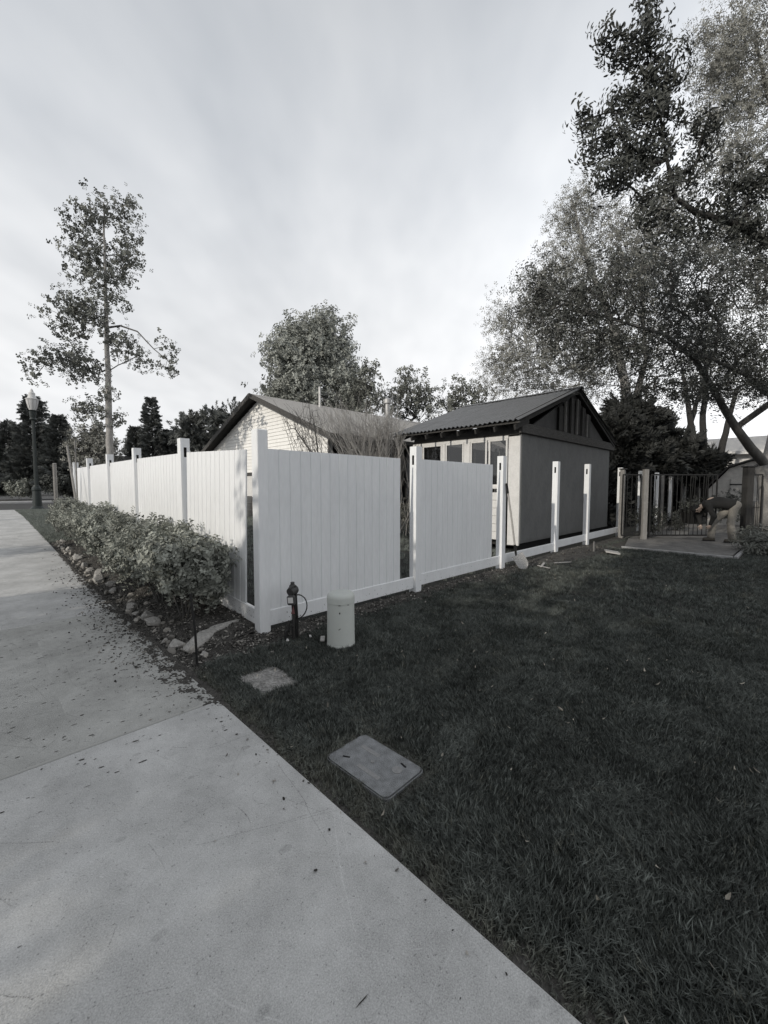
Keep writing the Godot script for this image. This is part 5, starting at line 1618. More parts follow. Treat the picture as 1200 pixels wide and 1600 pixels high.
func garden_stakes() -> void:
	var s := [[Vector3(-0.55, 1.08, -11.03), Vector3(-0.6, 2.27, -10.53), "thick upright wooden stake standing clear of the fence end", 0.05], [Vector3(-0.25, 1.21, -9.12), Vector3(-0.3, 2.77, -10.52), "long stick leaning against the far panel of the fence", 0.03], [Vector3(-0.12, 1.63, -10.54), Vector3(-0.12, 2.94, -10.51), "thin straight rod upright at the fence end post", 0.022]]
	for e in s:
		var o := thing("garden_stake", e[2], "stake", Vector3(e[0].x, yg(e[0].z), e[0].z), 0.0, "stakes at the far end of the fence")
		var a := Vector3.ZERO
		var b: Vector3 = e[1] - o.position
		obj("shaft", bar(a, b, e[3], 6), mats.wood_old, o)
	var r := thing("metal_stake", "thin dark metal stake at the edge of the lawn beside the stones", "stake", Vector3(-0.80, 0, 0.26))
	var st := mb()
	tube(st, [Vector3(0.01, -0.05, 0), Vector3(0, 0.3, 0), Vector3(-0.025, 0.645, -0.02)], [0.011, 0.011, 0.011], 7)
	tube(st, [Vector3(-0.025, 0.64, -0.02), Vector3(-0.025, 0.655, -0.02)], [0.015, 0.015], 7)
	obj("rod", st.commit(), mats.iron, r)

# ---------- gate ----------
func gate() -> void:
	var dirv := Vector3(0.711, 0, 0.703)
	var pl := Vector3(12.02, 0, 0.81)
	var words := ["square wooden gate post with flat dark cap, at the hinge side", "dark taller gate post with flat cap before the forked tree", "weathered wooden post standing against the last white fence post"]
	var pos := [pl, pl + dirv * 3.06, Vector3(12.28, 0, 0.13)]
	var hs := [2.15, 2.2, 2.16]
	for i in 3:
		var o := thing("gate_post", words[i], "gate post", pos[i], deg_to_rad(-44.7) if i < 2 else 0.0)
		obj("shaft", boxm(Vector3(0, hs[i] / 2 - 0.1, 0), Vector3(0.13, hs[i] + 0.2, 0.13) if i != 1 else Vector3(0.2, hs[i] + 0.2, 0.2), 0.008), [mats.wood_old, mats.wood_dark, mats.wood_old][i], o)
		obj("cap", boxm(Vector3(0, hs[i] + 0.02, 0), Vector3(0.19, 0.035, 0.19) if i != 1 else Vector3(0.26, 0.04, 0.26), 0.008), mats.iron, o)
	# swinging leaf of iron bars, then a fixed strip between the wooden posts and one past the far post
	var spans := [[0.16, 2.15, "garden_gate", "black iron barred gate leaf hung from the wooden post", "gate"], [-0.68, -0.12, "fence_strip", "narrow black iron strip between the shed side post and the gate post", "fence"], [3.2, 3.5, "fence_strip", "short black iron strip between the dark gate post and the forked tree", "fence"]]
	for s in spans:
		var o := thing(s[2], s[3], s[4], pl, 0.0)
		var a: float = s[0]
		var b: float = s[1]
		for y in [0.17, 1.98]:
			var r := mb()
			beam(r, dirv * a + Vector3.UP * y, dirv * b + Vector3.UP * y, 0.03, 0.04, 0.004)
			obj("rail", r.commit(), mats.iron, o)
		var n := maxi(2, int((b - a) / 0.125))
		for k in n + 1:
			var c := dirv * lerpf(a + 0.01, b - 0.01, float(k) / n)
			var th := 0.016 if k > 0 and k < n else 0.035
			obj("bar", boxm(c + Vector3.UP * 1.075, Vector3(th, 1.77, th), 0.003, Basis(Vector3.UP, deg_to_rad(-44.7))), mats.iron, o)
		if s[2] == "garden_gate":
			obj("latch", boxm(dirv * (b + 0.03) + Vector3.UP * 1.25, Vector3(0.1, 0.04, 0.03), 0.005, Basis(Vector3.UP, deg_to_rad(-44.7))), mats.iron, o)
	# planter on the gate
	var side := Vector3(-0.703, 0, 0.711)
	var pp := pl + dirv * 1.62 - side * 0.28 + Vector3.UP * 0.5
	var o := thing("hanging_planter", "black ribbed planter hanging on the gate bars with a plant in it", "planter", pp)
	var st := mb()
	lathe(st, [Vector2(0.02, 0), Vector2(0.2, 0), Vector2(0.27, 0.38), Vector2(0.3, 0.38), Vector2(0.3, 0.44), Vector2(0.26, 0.44), Vector2(0.24, 0.38), Vector2(0, 0.36)], 20)
	for k in 14:
		var a := TAU * k / 14
		tube(st, [Vector3(cos(a) * 0.205, 0.02, sin(a) * 0.205), Vector3(cos(a) * 0.27, 0.37, sin(a) * 0.27)], [0.012, 0.014], 5)
	obj("pot", st.commit(), mats.black_plastic, o)
	var hk := mb()
	for e in [-0.2, 0.2]:
		tube(hk, [dirv * e + side * 0.22 + Vector3.UP * 0.4, dirv * e + side * 0.3 + Vector3.UP * 1.5], [0.01, 0.01], 5)
	obj("hook", hk.commit(), mats.iron, o)
	grow(o, [[[pp + Vector3(0, 0.36, 0), pp + Vector3(0, 0.5, 0)], 0.01, 0.006]], [[pp + Vector3(0, 0.55, 0), Vector3(0.3, 0.16, 0.3), 26]], {"seed": 3, "bark": mats.bark_dark, "leaf": mats_mesh.oval, "leafmat": mats.leaf_dark, "per": 7, "reach": 0.12, "tip": 0.003, "twig_seg": 0.15, "trunk_name": "stem", "limb_name": "shoots", "crown_name": "leaves"})

func playhouse() -> void:
	# a small gambrel fronted barn behind the gate
	var c := Vector3(19.6, 0, 2.75)
	var o := thing("garden_barn", "small pale barn with gambrel roof, star and dark strap hinges", "shed", c, deg_to_rad(-90 + 4))
	var w := 1.35
	var pts := [Vector2(-w, 0.05), Vector2(w, 0.05), Vector2(w, 1.55), Vector2(0.72, 2.38), Vector2(0, 2.66), Vector2(-0.72, 2.38), Vector2(-w, 1.55)]
	var f := []
	for p in pts:
		f.append(Vector3(p.x, p.y, 0))
	var st := mb()
	slab_poly(st, f, Vector3(0, 0, -2.2))
	var tan := mat("barn_paint", 0.3, 0.42, 0.8, {"f1": 0.02, "f2": 0.1, "uv": Vector3(0.8, 0.8, 0.8), "tint": Color(1.03, 1, 0.95)})
	obj("wall", st.commit(), tan, o)
	for e in [[6, 5], [5, 4], [4, 3], [3, 2]]:
		var r := mb()
		var a: Vector2 = pts[e[0]]
		var b: Vector2 = pts[e[1]]
		slab_poly(r, [Vector3(a.x, a.y, 0.14) * Vector3(1.06, 1.01, 1), Vector3(b.x, b.y, 0.14) * Vector3(1.06, 1.01, 1), Vector3(b.x * 1.06, b.y * 1.01, -2.3), Vector3(a.x * 1.06, a.y * 1.01, -2.3)], Vector3(0, 0.07, 0))
		obj("roof", r.commit(), mats.wood_dark, o)
	for e in [-0.34, 0.34]:
		var d := obj("door", boxm(Vector3(e, 1.02, 0.025), Vector3(0.66, 1.86, 0.04), 0.006), tan, o)
		for y in [0.75, 1.72]:
			obj("hinge", boxm(Vector3(e + signf(e) * 0.14, y, 0.052), Vector3(0.42, 0.05, 0.012), 0.003), mats.iron, d)
	obj("door_edge", boxm(Vector3(0.0, 1.3, 0.05), Vector3(0.02, 1.2, 0.012)), mat("faded_red", 0.12, 0.14, 0.7, {"plain": true, "tint": Color(2.2, 0.7, 0.7)}), o)
	var s := mb()
	var z := 0.05
	for k in 5:
		var a := PI / 2 + TAU * k / 5
		var q := Vector3(cos(a), sin(a), 0) * 0.16
		var l := Vector3(cos(a - TAU / 10), sin(a - TAU / 10), 0) * 0.065
		var r := Vector3(cos(a + TAU / 10), sin(a + TAU / 10), 0) * 0.065
		tri(s, Vector3(0, 0, 0.035), q, l, Vector3(0, 0, 1))
		tri(s, Vector3(0, 0, 0.035), q, r, Vector3(0, 0, 1))
		quad(s, q, l, l - Vector3(0, 0, 0.03), q - Vector3(0, 0, 0.03), l)
		quad(s, q, r, r - Vector3(0, 0, 0.03), q - Vector3(0, 0, 0.03), r)
	var star := obj("star", s.commit(), mats.iron, o)
	star.position = Vector3(0.0, 2.2, z)
	# a grey bin behind the person
	var b := thing("waste_bin", "grey round topped bin standing behind the dark gate post", "bin", Vector3(16.0, 0.05, 3.1))
	var bm := mb()
	lathe(bm, [Vector2(0, 0), Vector2(0.3, 0), Vector2(0.36, 0.9), Vector2(0.39, 0.92), Vector2(0.39, 0.98), Vector2(0.3, 1.08), Vector2(0, 1.12)], 20)
	obj("body", bm.commit(), mats.slab_dark, b)

# ---------- the stooping person ----------
func person() -> void:
	var at := Vector3(12.85, 0.05, 2.5)
	var fw := Vector3(-0.42, 0, -0.907).normalized()
	var sd := Vector3(-0.907, 0, 0.42).normalized()
	var o := thing("person", "person in dark sweater and tan trousers bending down on the paving by the gate", "person", at)
	var J := func(f: float, y: float, s: float): return fw * f + Vector3.UP * y + sd * s
	var hipc: Vector3 = J.call(-0.27, 1.05, 0)
	var legs := [[J.call(-0.27, 0.99, 0.1), J.call(-0.20, 0.55, 0.12), J.call(-0.26, 0.1, 0.13)], [J.call(-0.25, 0.99, -0.1), J.call(0.1, 0.58, -0.12), J.call(0.16, 0.1, -0.13)]]
	var chest: Vector3 = J.call(0.2, 1.12, 0)
	var neck: Vector3 = J.call(0.42, 1.03, 0)
	var head: Vector3 = J.call(0.58, 0.93, 0)
	var arms := [[J.call(0.36, 1.02, 0.2), J.call(0.24, 0.74, 0.26), J.call(0.3, 0.5, 0.2)], [J.call(0.36, 1.02, -0.2), J.call(0.44, 0.72, -0.24), J.call(0.42, 0.47, -0.14)]]
	# the body as one surface
	var st := mb()
	var body := [[hipc, chest, 0.13, 0.15], [chest, neck, 0.13, 0.06], [neck, head, 0.055, 0.07], [arms[0][0], arms[1][0], 0.06, 0.06]]
	for a in arms:
		body.append([a[0], a[1], 0.05, 0.042])
		body.append([a[1], a[2], 0.042, 0.03])
	for l in legs:
		body.append([l[0], l[1], 0.085, 0.055])
		body.append([l[1], l[2], 0.055, 0.04])
	nets(st, body, 0.022, 0.05)
	# head with face, on a finer grid
	var hd := (J.call(0.9, -0.45, 0) as Vector3).normalized()
	var upv := sd.cross(hd).normalized()
	if upv.dot(fw) < 0:
		upv = -upv
	var face := -upv if (-upv).y < 0 else upv
	var hb := [[head - hd * 0.03, head + hd * 0.03, 0.088, 0.085], [head - hd * 0.01 + face * 0.03, head - hd * 0.07 + face * 0.045, 0.068, 0.05], [head - hd * 0.005 + face * 0.098, head - hd * 0.035 + face * 0.112, 0.011, 0.015], [head - hd * 0.062 + face * 0.085 + sd * 0.02, head - hd * 0.062 + face * 0.085 - sd * 0.02, 0.011, 0.011]]
	for s in [-1.0, 1.0]:
		hb.append([head - hd * 0.02 + sd * s * 0.088, head + hd * 0.02 + sd * s * 0.09, 0.012, 0.018])
	nets(st, hb, 0.008, 0.02)
	# hands with fingers
	for a in 2:
		var w: Vector3 = arms[a][2]
		var dn = (w - arms[a][1]).normalized()
		var across := fw if a == 0 else (fw * 0.8 + sd * 0.3).normalized()
		var palm = w + dn * 0.05
		var pn = dn.cross(across).normalized()
		var hbones := [[w - dn * 0.03, palm, 0.028, 0.03], [palm - across * 0.025, palm + across * 0.025, 0.02, 0.02], [palm + dn * 0.035 - across * 0.026, palm + dn * 0.035 + across * 0.026, 0.015, 0.015]]
		for k in 4:
			var f0 = palm + dn * 0.04 + across * (0.027 - 0.018 * k)
			var L: float = [0.07, 0.08, 0.075, 0.058][k]
			var f1 = f0 + (dn * 0.85 + pn * 0.5).normalized() * L * 0.5
			hbones.append([f0, f1, 0.0095, 0.0088])
			hbones.append([f1, f1 + (dn * 0.3 + pn).normalized() * L * 0.5, 0.0088, 0.0075])
		var t0 = palm - dn * 0.01 + across * 0.035
		var t1 = t0 + (across * 0.7 + dn * 0.5 + pn * 0.4).normalized() * 0.04
		hbones.append([t0, t1, 0.012, 0.0105])
		hbones.append([t1, t1 + (dn + pn * 0.6).normalized() * 0.032, 0.0105, 0.0085])
		nets(st, hbones, 0.005, 0.008)
	obj("body", st.commit(), mats.skin, o)
	var sw := mb()
	var top := [[J.call(-0.3, 1.06, 0.05), J.call(0.05, 1.12, 0.05), 0.15, 0.155], [J.call(-0.3, 1.06, -0.05), J.call(0.05, 1.12, -0.05), 0.15, 0.155], [J.call(0.05, 1.12, 0.07), J.call(0.33, 1.06, 0.1), 0.155, 0.12], [J.call(0.05, 1.12, -0.07), J.call(0.33, 1.06, -0.1), 0.155, 0.12], [chest, J.call(0.4, 1.03, 0), 0.15, 0.085]]
	for a in arms:
		top.append([a[0], a[1], 0.08, 0.064])
		top.append([a[1], a[2].lerp(a[1], 0.08), 0.064, 0.046])
	nets(sw, top, 0.018, 0.05)
	obj("sweater", sw.commit(), mats.sweater, o)
	var tr := mb()
	var pants := [[J.call(-0.3, 1.06, 0.06), J.call(-0.3, 1.06, -0.06), 0.145, 0.145]]
	for l in legs:
		pants.append([l[0], l[1], 0.112, 0.085])
		pants.append([l[1], l[2] + Vector3.UP * 0.05, 0.085, 0.078])
		for k in 4:
			var q: Vector3 = l[1].lerp(l[2], 0.3 + k * 0.2)
			pants.append([q + sd * 0.03, q - sd * 0.03 + fw * 0.02, 0.072, 0.07])
	nets(tr, pants, 0.018, 0.035)
	obj("trousers", tr.commit(), mats.trouser, o)
	for l in legs:
		var b := mb()
		var a: Vector3 = l[2]
		nets(b, [[a + Vector3.UP * 0.08, a - Vector3.UP * 0.02, 0.065, 0.06], [a - Vector3.UP * 0.035 - fw * 0.05, a - Vector3.UP * 0.045 + fw * 0.15, 0.055, 0.048]], 0.012, 0.03)
		var boot := obj("boot", b.commit(), mats.leather, o)
		obj("sole", boxm(a + fw * 0.05 - Vector3.UP * 0.085, Vector3(0.3, 0.03, 0.1), 0.01, Basis(fw, Vector3.UP, fw.cross(Vector3.UP))), mats.iron, boot)
	var hr := mb()
	nets(hr, [[head + hd * 0.012 - face * 0.012, head + hd * 0.045 - face * 0.01, 0.096, 0.088], [head - hd * 0.04 - face * 0.035, head - face * 0.03, 0.075, 0.09]], 0.01, 0.02)
	obj("hair", hr.commit(), mats.hair, o)

# ---------- utilities on the lawn ----------
func utilities() -> void:
	var o := thing("utility_pedestal", "grey green plastic utility pedestal with domed cap by the fence", "utility pedestal", Vector3(0.44, 0, 0.80))
	var st := mb()
	lathe(st, [Vector2(0.144, -0.05), Vector2(0.144, 0.02), Vector2(0.141, 0.03), Vector2(0.137, 0.44), Vector2(0.135, 0.445)], 40)
	obj("body", st.commit(), mats.pedestal_plastic, o)
	var c := mb()
	var prof := [Vector2(0.133, 0.438), Vector2(0.1395, 0.44), Vector2(0.141, 0.446), Vector2(0.1405, 0.49)]
	for k in 10:
		var a := PI / 2 * (k + 1) / 10.0
		prof.append(Vector2(0.1 + 0.0405 * cos(a), 0.49 + 0.052 * sin(a)))
	prof.append(Vector2(0.05, 0.546))
	prof.append(Vector2(0.0, 0.549))
	lathe(c, prof, 40)
	obj("cap", c.commit(), mats.pedestal_plastic, o)
	var to := Vector3(-0.63, 0, 0.78).normalized()
	var turn := Basis(Vector3.UP, atan2(to.x, to.z))
	obj("lock_hole", boxm(turn * Vector3(-0.01, 0.36, 0.137), Vector3(0.012, 0.018, 0.006), 0.002, turn), mats.dark_void, o)
	for e in [[-0.012, 0.438, 0.022], [0.072, 0.438, 0.02]]:
		obj("cap_notch", boxm(turn * Vector3(e[0], e[1], sqrt(0.1395 * 0.1395 - e[0] * e[0])), Vector3(e[2], 0.005, 0.006), 0.001, turn), mats.dark_void, o)
	obj("scuff", boxm(turn * Vector3(-0.012, 0.2, 0.1385), Vector3(0.026, 0.006, 0.003), 0.001, turn * Basis(Vector3(0, 0, 1), 0.6)), mats.iron, o)
	# standpipe with valve and meter box, wires and a hose loop
	var s := thing("water_standpipe", "dark weathered standpipe with valve head, small white faced box and loose wires", "standpipe", Vector3(0.2, 0, 0.30))
	var pm := mb()
	tube(pm, [Vector3(0.02, -0.05, 0), Vector3(0.015, 0.25, 0.0), Vector3(0.0, 0.56, 0)], [0.034, 0.034, 0.032], 9)
	obj("pipe", pm.commit(), mats.iron, s)
	var p2 := mb()
	tube(p2, [Vector3(-0.13, -0.03, 0.03), Vector3(-0.11, 0.1, 0.03), Vector3(-0.06, 0.2, 0.02)], [0.02, 0.02, 0.018], 7)
	tube(p2, [Vector3(-0.05, -0.03, 0.07), Vector3(-0.045, 0.16, 0.06), Vector3(-0.02, 0.26, 0.04)], [0.018, 0.018, 0.016], 7)
	obj("side_pipe", p2.commit(), mats.bark_dark, s)
	var v := mb()
	tube(v, [Vector3(-0.055, 0.5, 0.02), Vector3(0.03, 0.52, -0.01)], [0.045, 0.045], 10)
	box(v, Vector3(-0.01, 0.545, 0), Vector3(0.06, 0.06, 0.06), 0.012)
	tube(v, [Vector3(-0.01, 0.575, 0), Vector3(-0.01, 0.6, 0)], [0.022, 0.022], 8)
	tube(v, [Vector3(-0.09, 0.555, 0.06), Vector3(-0.02, 0.56, 0.01)], [0.012, 0.012], 6)
	tube(v, [Vector3(0.03, 0.48, -0.01), Vector3(0.06, 0.5, -0.02)], [0.024, 0.02], 7)
	obj("valve", v.commit(), mat("valve_metal", 0.04, 0.11, 0.6, {"f1": 0.04, "f2": 0.15, "uv": Vector3(6, 6, 6), "metal": 0.3}), s)
	var bt := Basis(Vector3.UP, atan2(-0.8, 0.6)) * Basis(Vector3(0, 0, 1), 0.08)
	var mbx := obj("meter_box", boxm(Vector3(-0.07, 0.43, 0.07), Vector3(0.085, 0.1, 0.05), 0.012, bt), mats.valve_metal, s)
	obj("label_plate", boxm(Vector3(-0.07, 0.43, 0.07) + bt * Vector3(0, 0.005, 0.027), Vector3(0.056, 0.058, 0.004), 0.003, bt), mats.white_paint, mbx)
	var tg := mb()
	tri(tg, Vector3(-0.05, 0.37, 0.075), Vector3(-0.085, 0.29, 0.085), Vector3(-0.035, 0.28, 0.08), Vector3(-0.6, 0, 0.8))
	tri(tg, Vector3(-0.05, 0.37, 0.072), Vector3(-0.085, 0.29, 0.082), Vector3(-0.035, 0.28, 0.077), Vector3(0.6, 0, -0.8))
	obj("tag", tg.commit(), mat("tag_red", 0.08, 0.1, 0.7, {"plain": true, "tint": Color(1.7, 0.8, 0.8)}), s)
	var hose := mb()
	var hp := []
	var hr := []
	for k in 15:
		var a := -PI / 2 * 1.05 + PI * 1.05 * k / 14.0
		hp.append(Vector3(0.03 + cos(a) * 0.105, 0.33 + sin(a) * 0.13, 0.02 + 0.03 * cos(a)))
		hr.append(0.0065)
	tube(hose, hp, hr, 6)
	tube(hose, [Vector3(0.03, 0.2, 0.02), Vector3(-0.06, 0.15, 0.05), Vector3(-0.14, 0.1, 0.06), Vector3(-0.13, 0.0, 0.06)], [0.0065, 0.0065, 0.0065, 0.0065], 6)
	obj("cable", hose.commit(), mats.black_plastic, s)
	rng.seed = 12
	var wr := mb()
	for k in 16:
		var p := [Vector3(rng.randf_range(-0.03, 0.03), rng.randf_range(0.15, 0.3), 0.035)]
		var wq: Vector3 = p[0]
		for q in 5:
			wq += Vector3(rng.randf_range(-0.06, 0.03), rng.randf_range(-0.07, 0.04), rng.randf_range(-0.02, 0.03))
			wq.y = maxf(wq.y, 0.0)
			p.append(wq)
		tube(wr, p, [0.0022, 0.0022, 0.0022, 0.0022, 0.0022, 0.0022], 4)
	var wires := obj("wires", wr.commit(), mats.bark_dark, s)
	wires.set_meta("kind", "stuff")
	# concrete patch and the valve box lid, both sunk in the turf
	var pc := thing("concrete_patch", "rough square concrete patch sunk in the turf near the stones", "concrete patch", Vector3(-0.487, 0, 1.0))
	var cm := mb()
	var ring := []
	rng.seed = 4
	for k in 24:
		var a := TAU * k / 24.0
		var sq: float = 1.0 / maxf(absf(cos(a)), absf(sin(a)))
		ring.append(Vector2(cos(a) * 0.18, sin(a) * 0.24) * minf(sq, 1.28) * rng.randf_range(0.95, 1.04))
	prism(cm, ring, -0.06, 0.006)
	obj("slab", cm.commit(), mats.patch_concrete, pc)
	pc.rotation.y = 0.06
	var lid := thing("valve_box", "grey plastic valve box lid with rounded corners sunk in the lawn edge", "utility box", Vector3(-0.572, 0, 2.365))
	lid.rotation.y = 0.03
	var lm := mb()
	var rr := []
	for q in [[1, 1, 0.0], [-1, 1, 0.5], [-1, -1, 1.0], [1, -1, 1.5]]:
		for k in 6:
			var a: float = (q[2] + 0.5 * k / 5.0) * PI
			rr.append(Vector2(q[0] * 0.12 + cos(a) * 0.035, q[1] * 0.205 + sin(a) * 0.035))
	prism(lm, rr, -0.05, 0.008)
	var rim := []
	for p in rr:
		rim.append(p * 0.985)
	obj("lid", lm.commit(), mats.lid_plastic, lid)
	var fr := mb()
	for i in rr.size():
		var a: Vector2 = rr[i]
		var b: Vector2 = rr[(i + 1) % rr.size()]
		var k0 := 1.02
		var k1 := 1.05
		quad(fr, Vector3(a.x * k0, 0.002, a.y * k0), Vector3(b.x * k0, 0.002, b.y * k0), Vector3(b.x * k1, 0.002, b.y * k1), Vector3(a.x * k1, 0.002, a.y * k1), Vector3.UP)
		quad(fr, Vector3(a.x * k1, 0.002, a.y * k1), Vector3(b.x * k1, 0.002, b.y * k1), Vector3(b.x * k1, -0.05, b.y * k1), Vector3(a.x * k1, -0.05, a.y * k1), Vector3(a.x, 0, a.y))
		quad(fr, Vector3(a.x * k0, 0.002, a.y * k0), Vector3(b.x * k0, 0.002, b.y * k0), Vector3(b.x * k0, -0.05, b.y * k0), Vector3(a.x * k0, -0.05, a.y * k0), -Vector3(a.x, 0, a.y))
	obj("frame", fr.commit(), mats.lid_plastic, lid)
	var worn := mat("lid_worn", 0.2, 0.3, 0.8, {"f1": 0.03, "f2": 0.2, "uv": Vector3(6, 6, 6)})
	for e in [[0.06, -0.09, 0.03, 0.15], [-0.075, 0.03, 0.03, 0.17]]:
		obj("raised_panel", boxm(Vector3(e[0], 0.0083, e[1]), Vector3(e[2], 0.002, e[3]), 0.001), worn, lid)
	var disc := mb()
	lathe(disc, [Vector2(0.03, 0.006), Vector2(0.03, 0.0105), Vector2(0.0, 0.0105)], 20, Vector3(0.045, 0, 0.14))
	lathe(disc, [Vector2(0.012, 0.006), Vector2(0.012, 0.0115), Vector2(0.0, 0.0115)], 14, Vector3(0.0, 0, -0.01))
	obj("boss", disc.commit(), worn, lid)
	for e in [[-0.075, -0.155, 0.5], [0.1, 0.14, -0.2]]:
		obj("lift_slot", boxm(Vector3(e[0], 0.0082, e[1]), Vector3(0.012, 0.003, 0.045), 0.001, Basis(Vector3.UP, e[2])), mats.dark_void, lid)

func shovel() -> void:
	var o := thing("shovel", "long handled shovel leaning on the fence post before the shed, dirty blade", "shovel", Vector3(5.45, 0.0, 0.2))
	var top := Vector3(5.08, 1.66, 0.085) - o.position
	var low := Vector3(5.33, 0.44, 0.15) - o.position
	var st := mb()
	tube(st, [low, low.lerp(top, 0.5) + Vector3(0.006, 0, 0.004), top], [0.019, 0.018, 0.019], 10)
	obj("handle", st.commit(), mats.wood_pale, o)
	var g := mb()
	tube(g, [low.lerp(top, 0.86), top + (top - low).normalized() * 0.02], [0.023, 0.023], 10)
	obj("grip", g.commit(), mats.black_plastic, o)
	var d := (low - top).normalized()
	var s := mb()
	tube(s, [low - d * 0.04, low + d * 0.12, low + d * 0.22], [0.024, 0.022, 0.016], 9)
	obj("socket", s.commit(), mats.iron, o)
	# dished blade lying back on the lawn
	var b := mb()
	var a0 := low + d * 0.19
	var ax := Vector3(0.03, -0.62, 0.5).normalized()
	var sx := Vector3(0.8, 0.0, 0.6)
	sx = (sx - ax * sx.dot(ax)).normalized()
	var nn := ax.cross(sx).normalized()
	if nn.y < 0:
		nn = -nn
	var P := []
	for i in 9:
		var t := i / 8.0
		var hw := 0.13 * (1.0 if t < 0.55 else sqrt(maxf(0.0, 1.0 - pow((t - 0.55) / 0.46, 2))))
		for k in 7:
			var u := k / 3.0 - 1.0
			P.append(a0 + ax * t * 0.31 + sx * u * hw + nn * (0.035 * u * u + 0.02 * cos(t * 3.0)))
	for i in 8:
		for k in 6:
			var q := i * 7 + k
			quad(b, P[q], P[q + 1], P[q + 8], P[q + 7], nn)
			quad(b, P[q] - nn * 0.003, P[q + 1] - nn * 0.003, P[q + 8] - nn * 0.003, P[q + 7] - nn * 0.003, -nn)
	for s2 in [-1.0, 1.0]:
		tube(b, [a0 + sx * s2 * 0.03, a0 + sx * s2 * 0.13 + nn * 0.035], [0.008, 0.007], 6)
	obj("blade", b.commit(), mats.steel_worn, o)

# ---------- stones ----------
func rock(sd: int, s: Vector3) -> ArrayMesh:
	var n := FastNoiseLite.new()
	n.seed = sd
	n.frequency = 0.55
	n.fractal_octaves = 3
	var r := RandomNumberGenerator.new()
	r.seed = sd
	var cuts := []
	for k in 9:
		cuts.append([Vector3(r.randfn(), r.randfn(), r.randfn()).normalized(), r.randf_range(0.42, 0.72)])
	var P := []
	var nu := 14
	var nv := 9
	for j in nv + 1:
		var a := PI * j / nv - PI / 2
		for i in nu:
			var b := TAU * i / nu
			var d := Vector3(cos(a) * cos(b), sin(a), cos(a) * sin(b))
			var k := 1.0 + n.get_noise_3dv(d * 3.0) * 0.5
			for c in cuts:
				var q: float = d.dot(c[0])
				if q * k > c[1]:
					k = c[1] / q
			P.append(d * k * s * 0.5)
	var st := mb()
	for j in nv:
		for i in nu:
			var i2 := (i + 1) % nu
			var a: Vector3 = P[j * nu + i]
			var b: Vector3 = P[j * nu + i2]
			var c: Vector3 = P[(j + 1) * nu + i2]
			var d: Vector3 = P[(j + 1) * nu + i]
			if a.distance_to(b) > 0.0005:
				tri(st, a, b, c, a + b + c)
			if c.distance_to(d) > 0.0005:
				tri(st, a, c, d, a + c + d)
	return st.commit()

func stones() -> void:
	# x, z, length, height, width, turn
	var S := [[-0.66, -9.1, 0.24, 0.16, 0.2], [-0.73, -7.6, 0.26, 0.17, 0.2], [-0.74, -6.3, 0.28, 0.18, 0.22], [-0.75, -5.5, 0.2, 0.12, 0.16], [-0.73, -5.05, 0.2, 0.13, 0.15], [-0.69, -4.5, 0.26, 0.17, 0.2], [-0.76, -4.05, 0.28, 0.18, 0.22], [-0.69, -3.55, 0.22, 0.14, 0.17], [-0.75, -3.15, 0.18, 0.12, 0.14], [-0.79, -2.05, 0.2, 0.13, 0.16], [-0.8, -1.72, 0.15, 0.1, 0.12], [-0.74, -1.45, 0.22, 0.16, 0.2], [-0.75, -1.15, 0.2, 0.2, 0.2], [-0.83, -0.5, 0.12, 0.09, 0.1], [-0.8, -0.26, 0.17, 0.15, 0.15], [-0.63, -0.16, 0.46, 0.12, 0.19], [-0.26, -0.33, 0.42, 0.11, 0.15], [-0.66, 0.1, 0.1, 0.06, 0.08], [-0.72, -0.75, 0.11, 0.08, 0.09], [-0.6, -0.62, 0.14, 0.07, 0.1]]
	var words := ["pale border stone farthest along the pavement, under the last shrubs", "pale border stone second from the far end of the row", "angular pale border stone third from the far end", "small low border stone after three large far ones", "small border stone close behind a pair of bright ones", "bright rounded border stone, rear one of the pair halfway along", "bright blocky border stone, front one of the pair halfway along", "grey border stone next after the bright pair", "small squat border stone before the wide gap in the row", "border stone just past the wide gap", "small stone squeezed between two larger border stones", "angular border stone with a flat top leaning on its neighbour", "tall broken border stone before the metal stake", "pebble sized border stone near the tall broken one", "rounded border stone right beside the metal stake", "long flat slab stone lying beside the metal stake", "long flat slab stone pointing to the corner post", "small stone at the turf edge below the long slab", "small grey stone in the mulch before the nearest shrub", "flat small stone between shrub stems and long slab"]
	rng.seed = 66
	for i in S.size():
		var e: Array = S[i]
		var y: float = yg(e[1]) + bed_height(e[0], e[1]) * 0.5 + e[3] * 0.22
		var flat: bool = e[2] > 0.4
		if not flat:
			y -= 0.01
		var o := obj("border_stone", rock(300 + i, Vector3(e[4], e[3], e[2]) * (1.4 if e[2] > 0.4 else 1.1)), mats.stone)
		o.position = Vector3(e[0], y, e[1])
		o.rotation = Vector3(0.1 if flat else rng.randf_range(-0.3, 0.3), -1.15 if flat else rng.randf_range(-0.5, 0.5), -0.35 if flat else rng.randf_range(-0.3, 0.3))
		tag(o, words[i], "stone", "stones edging the planting bed")

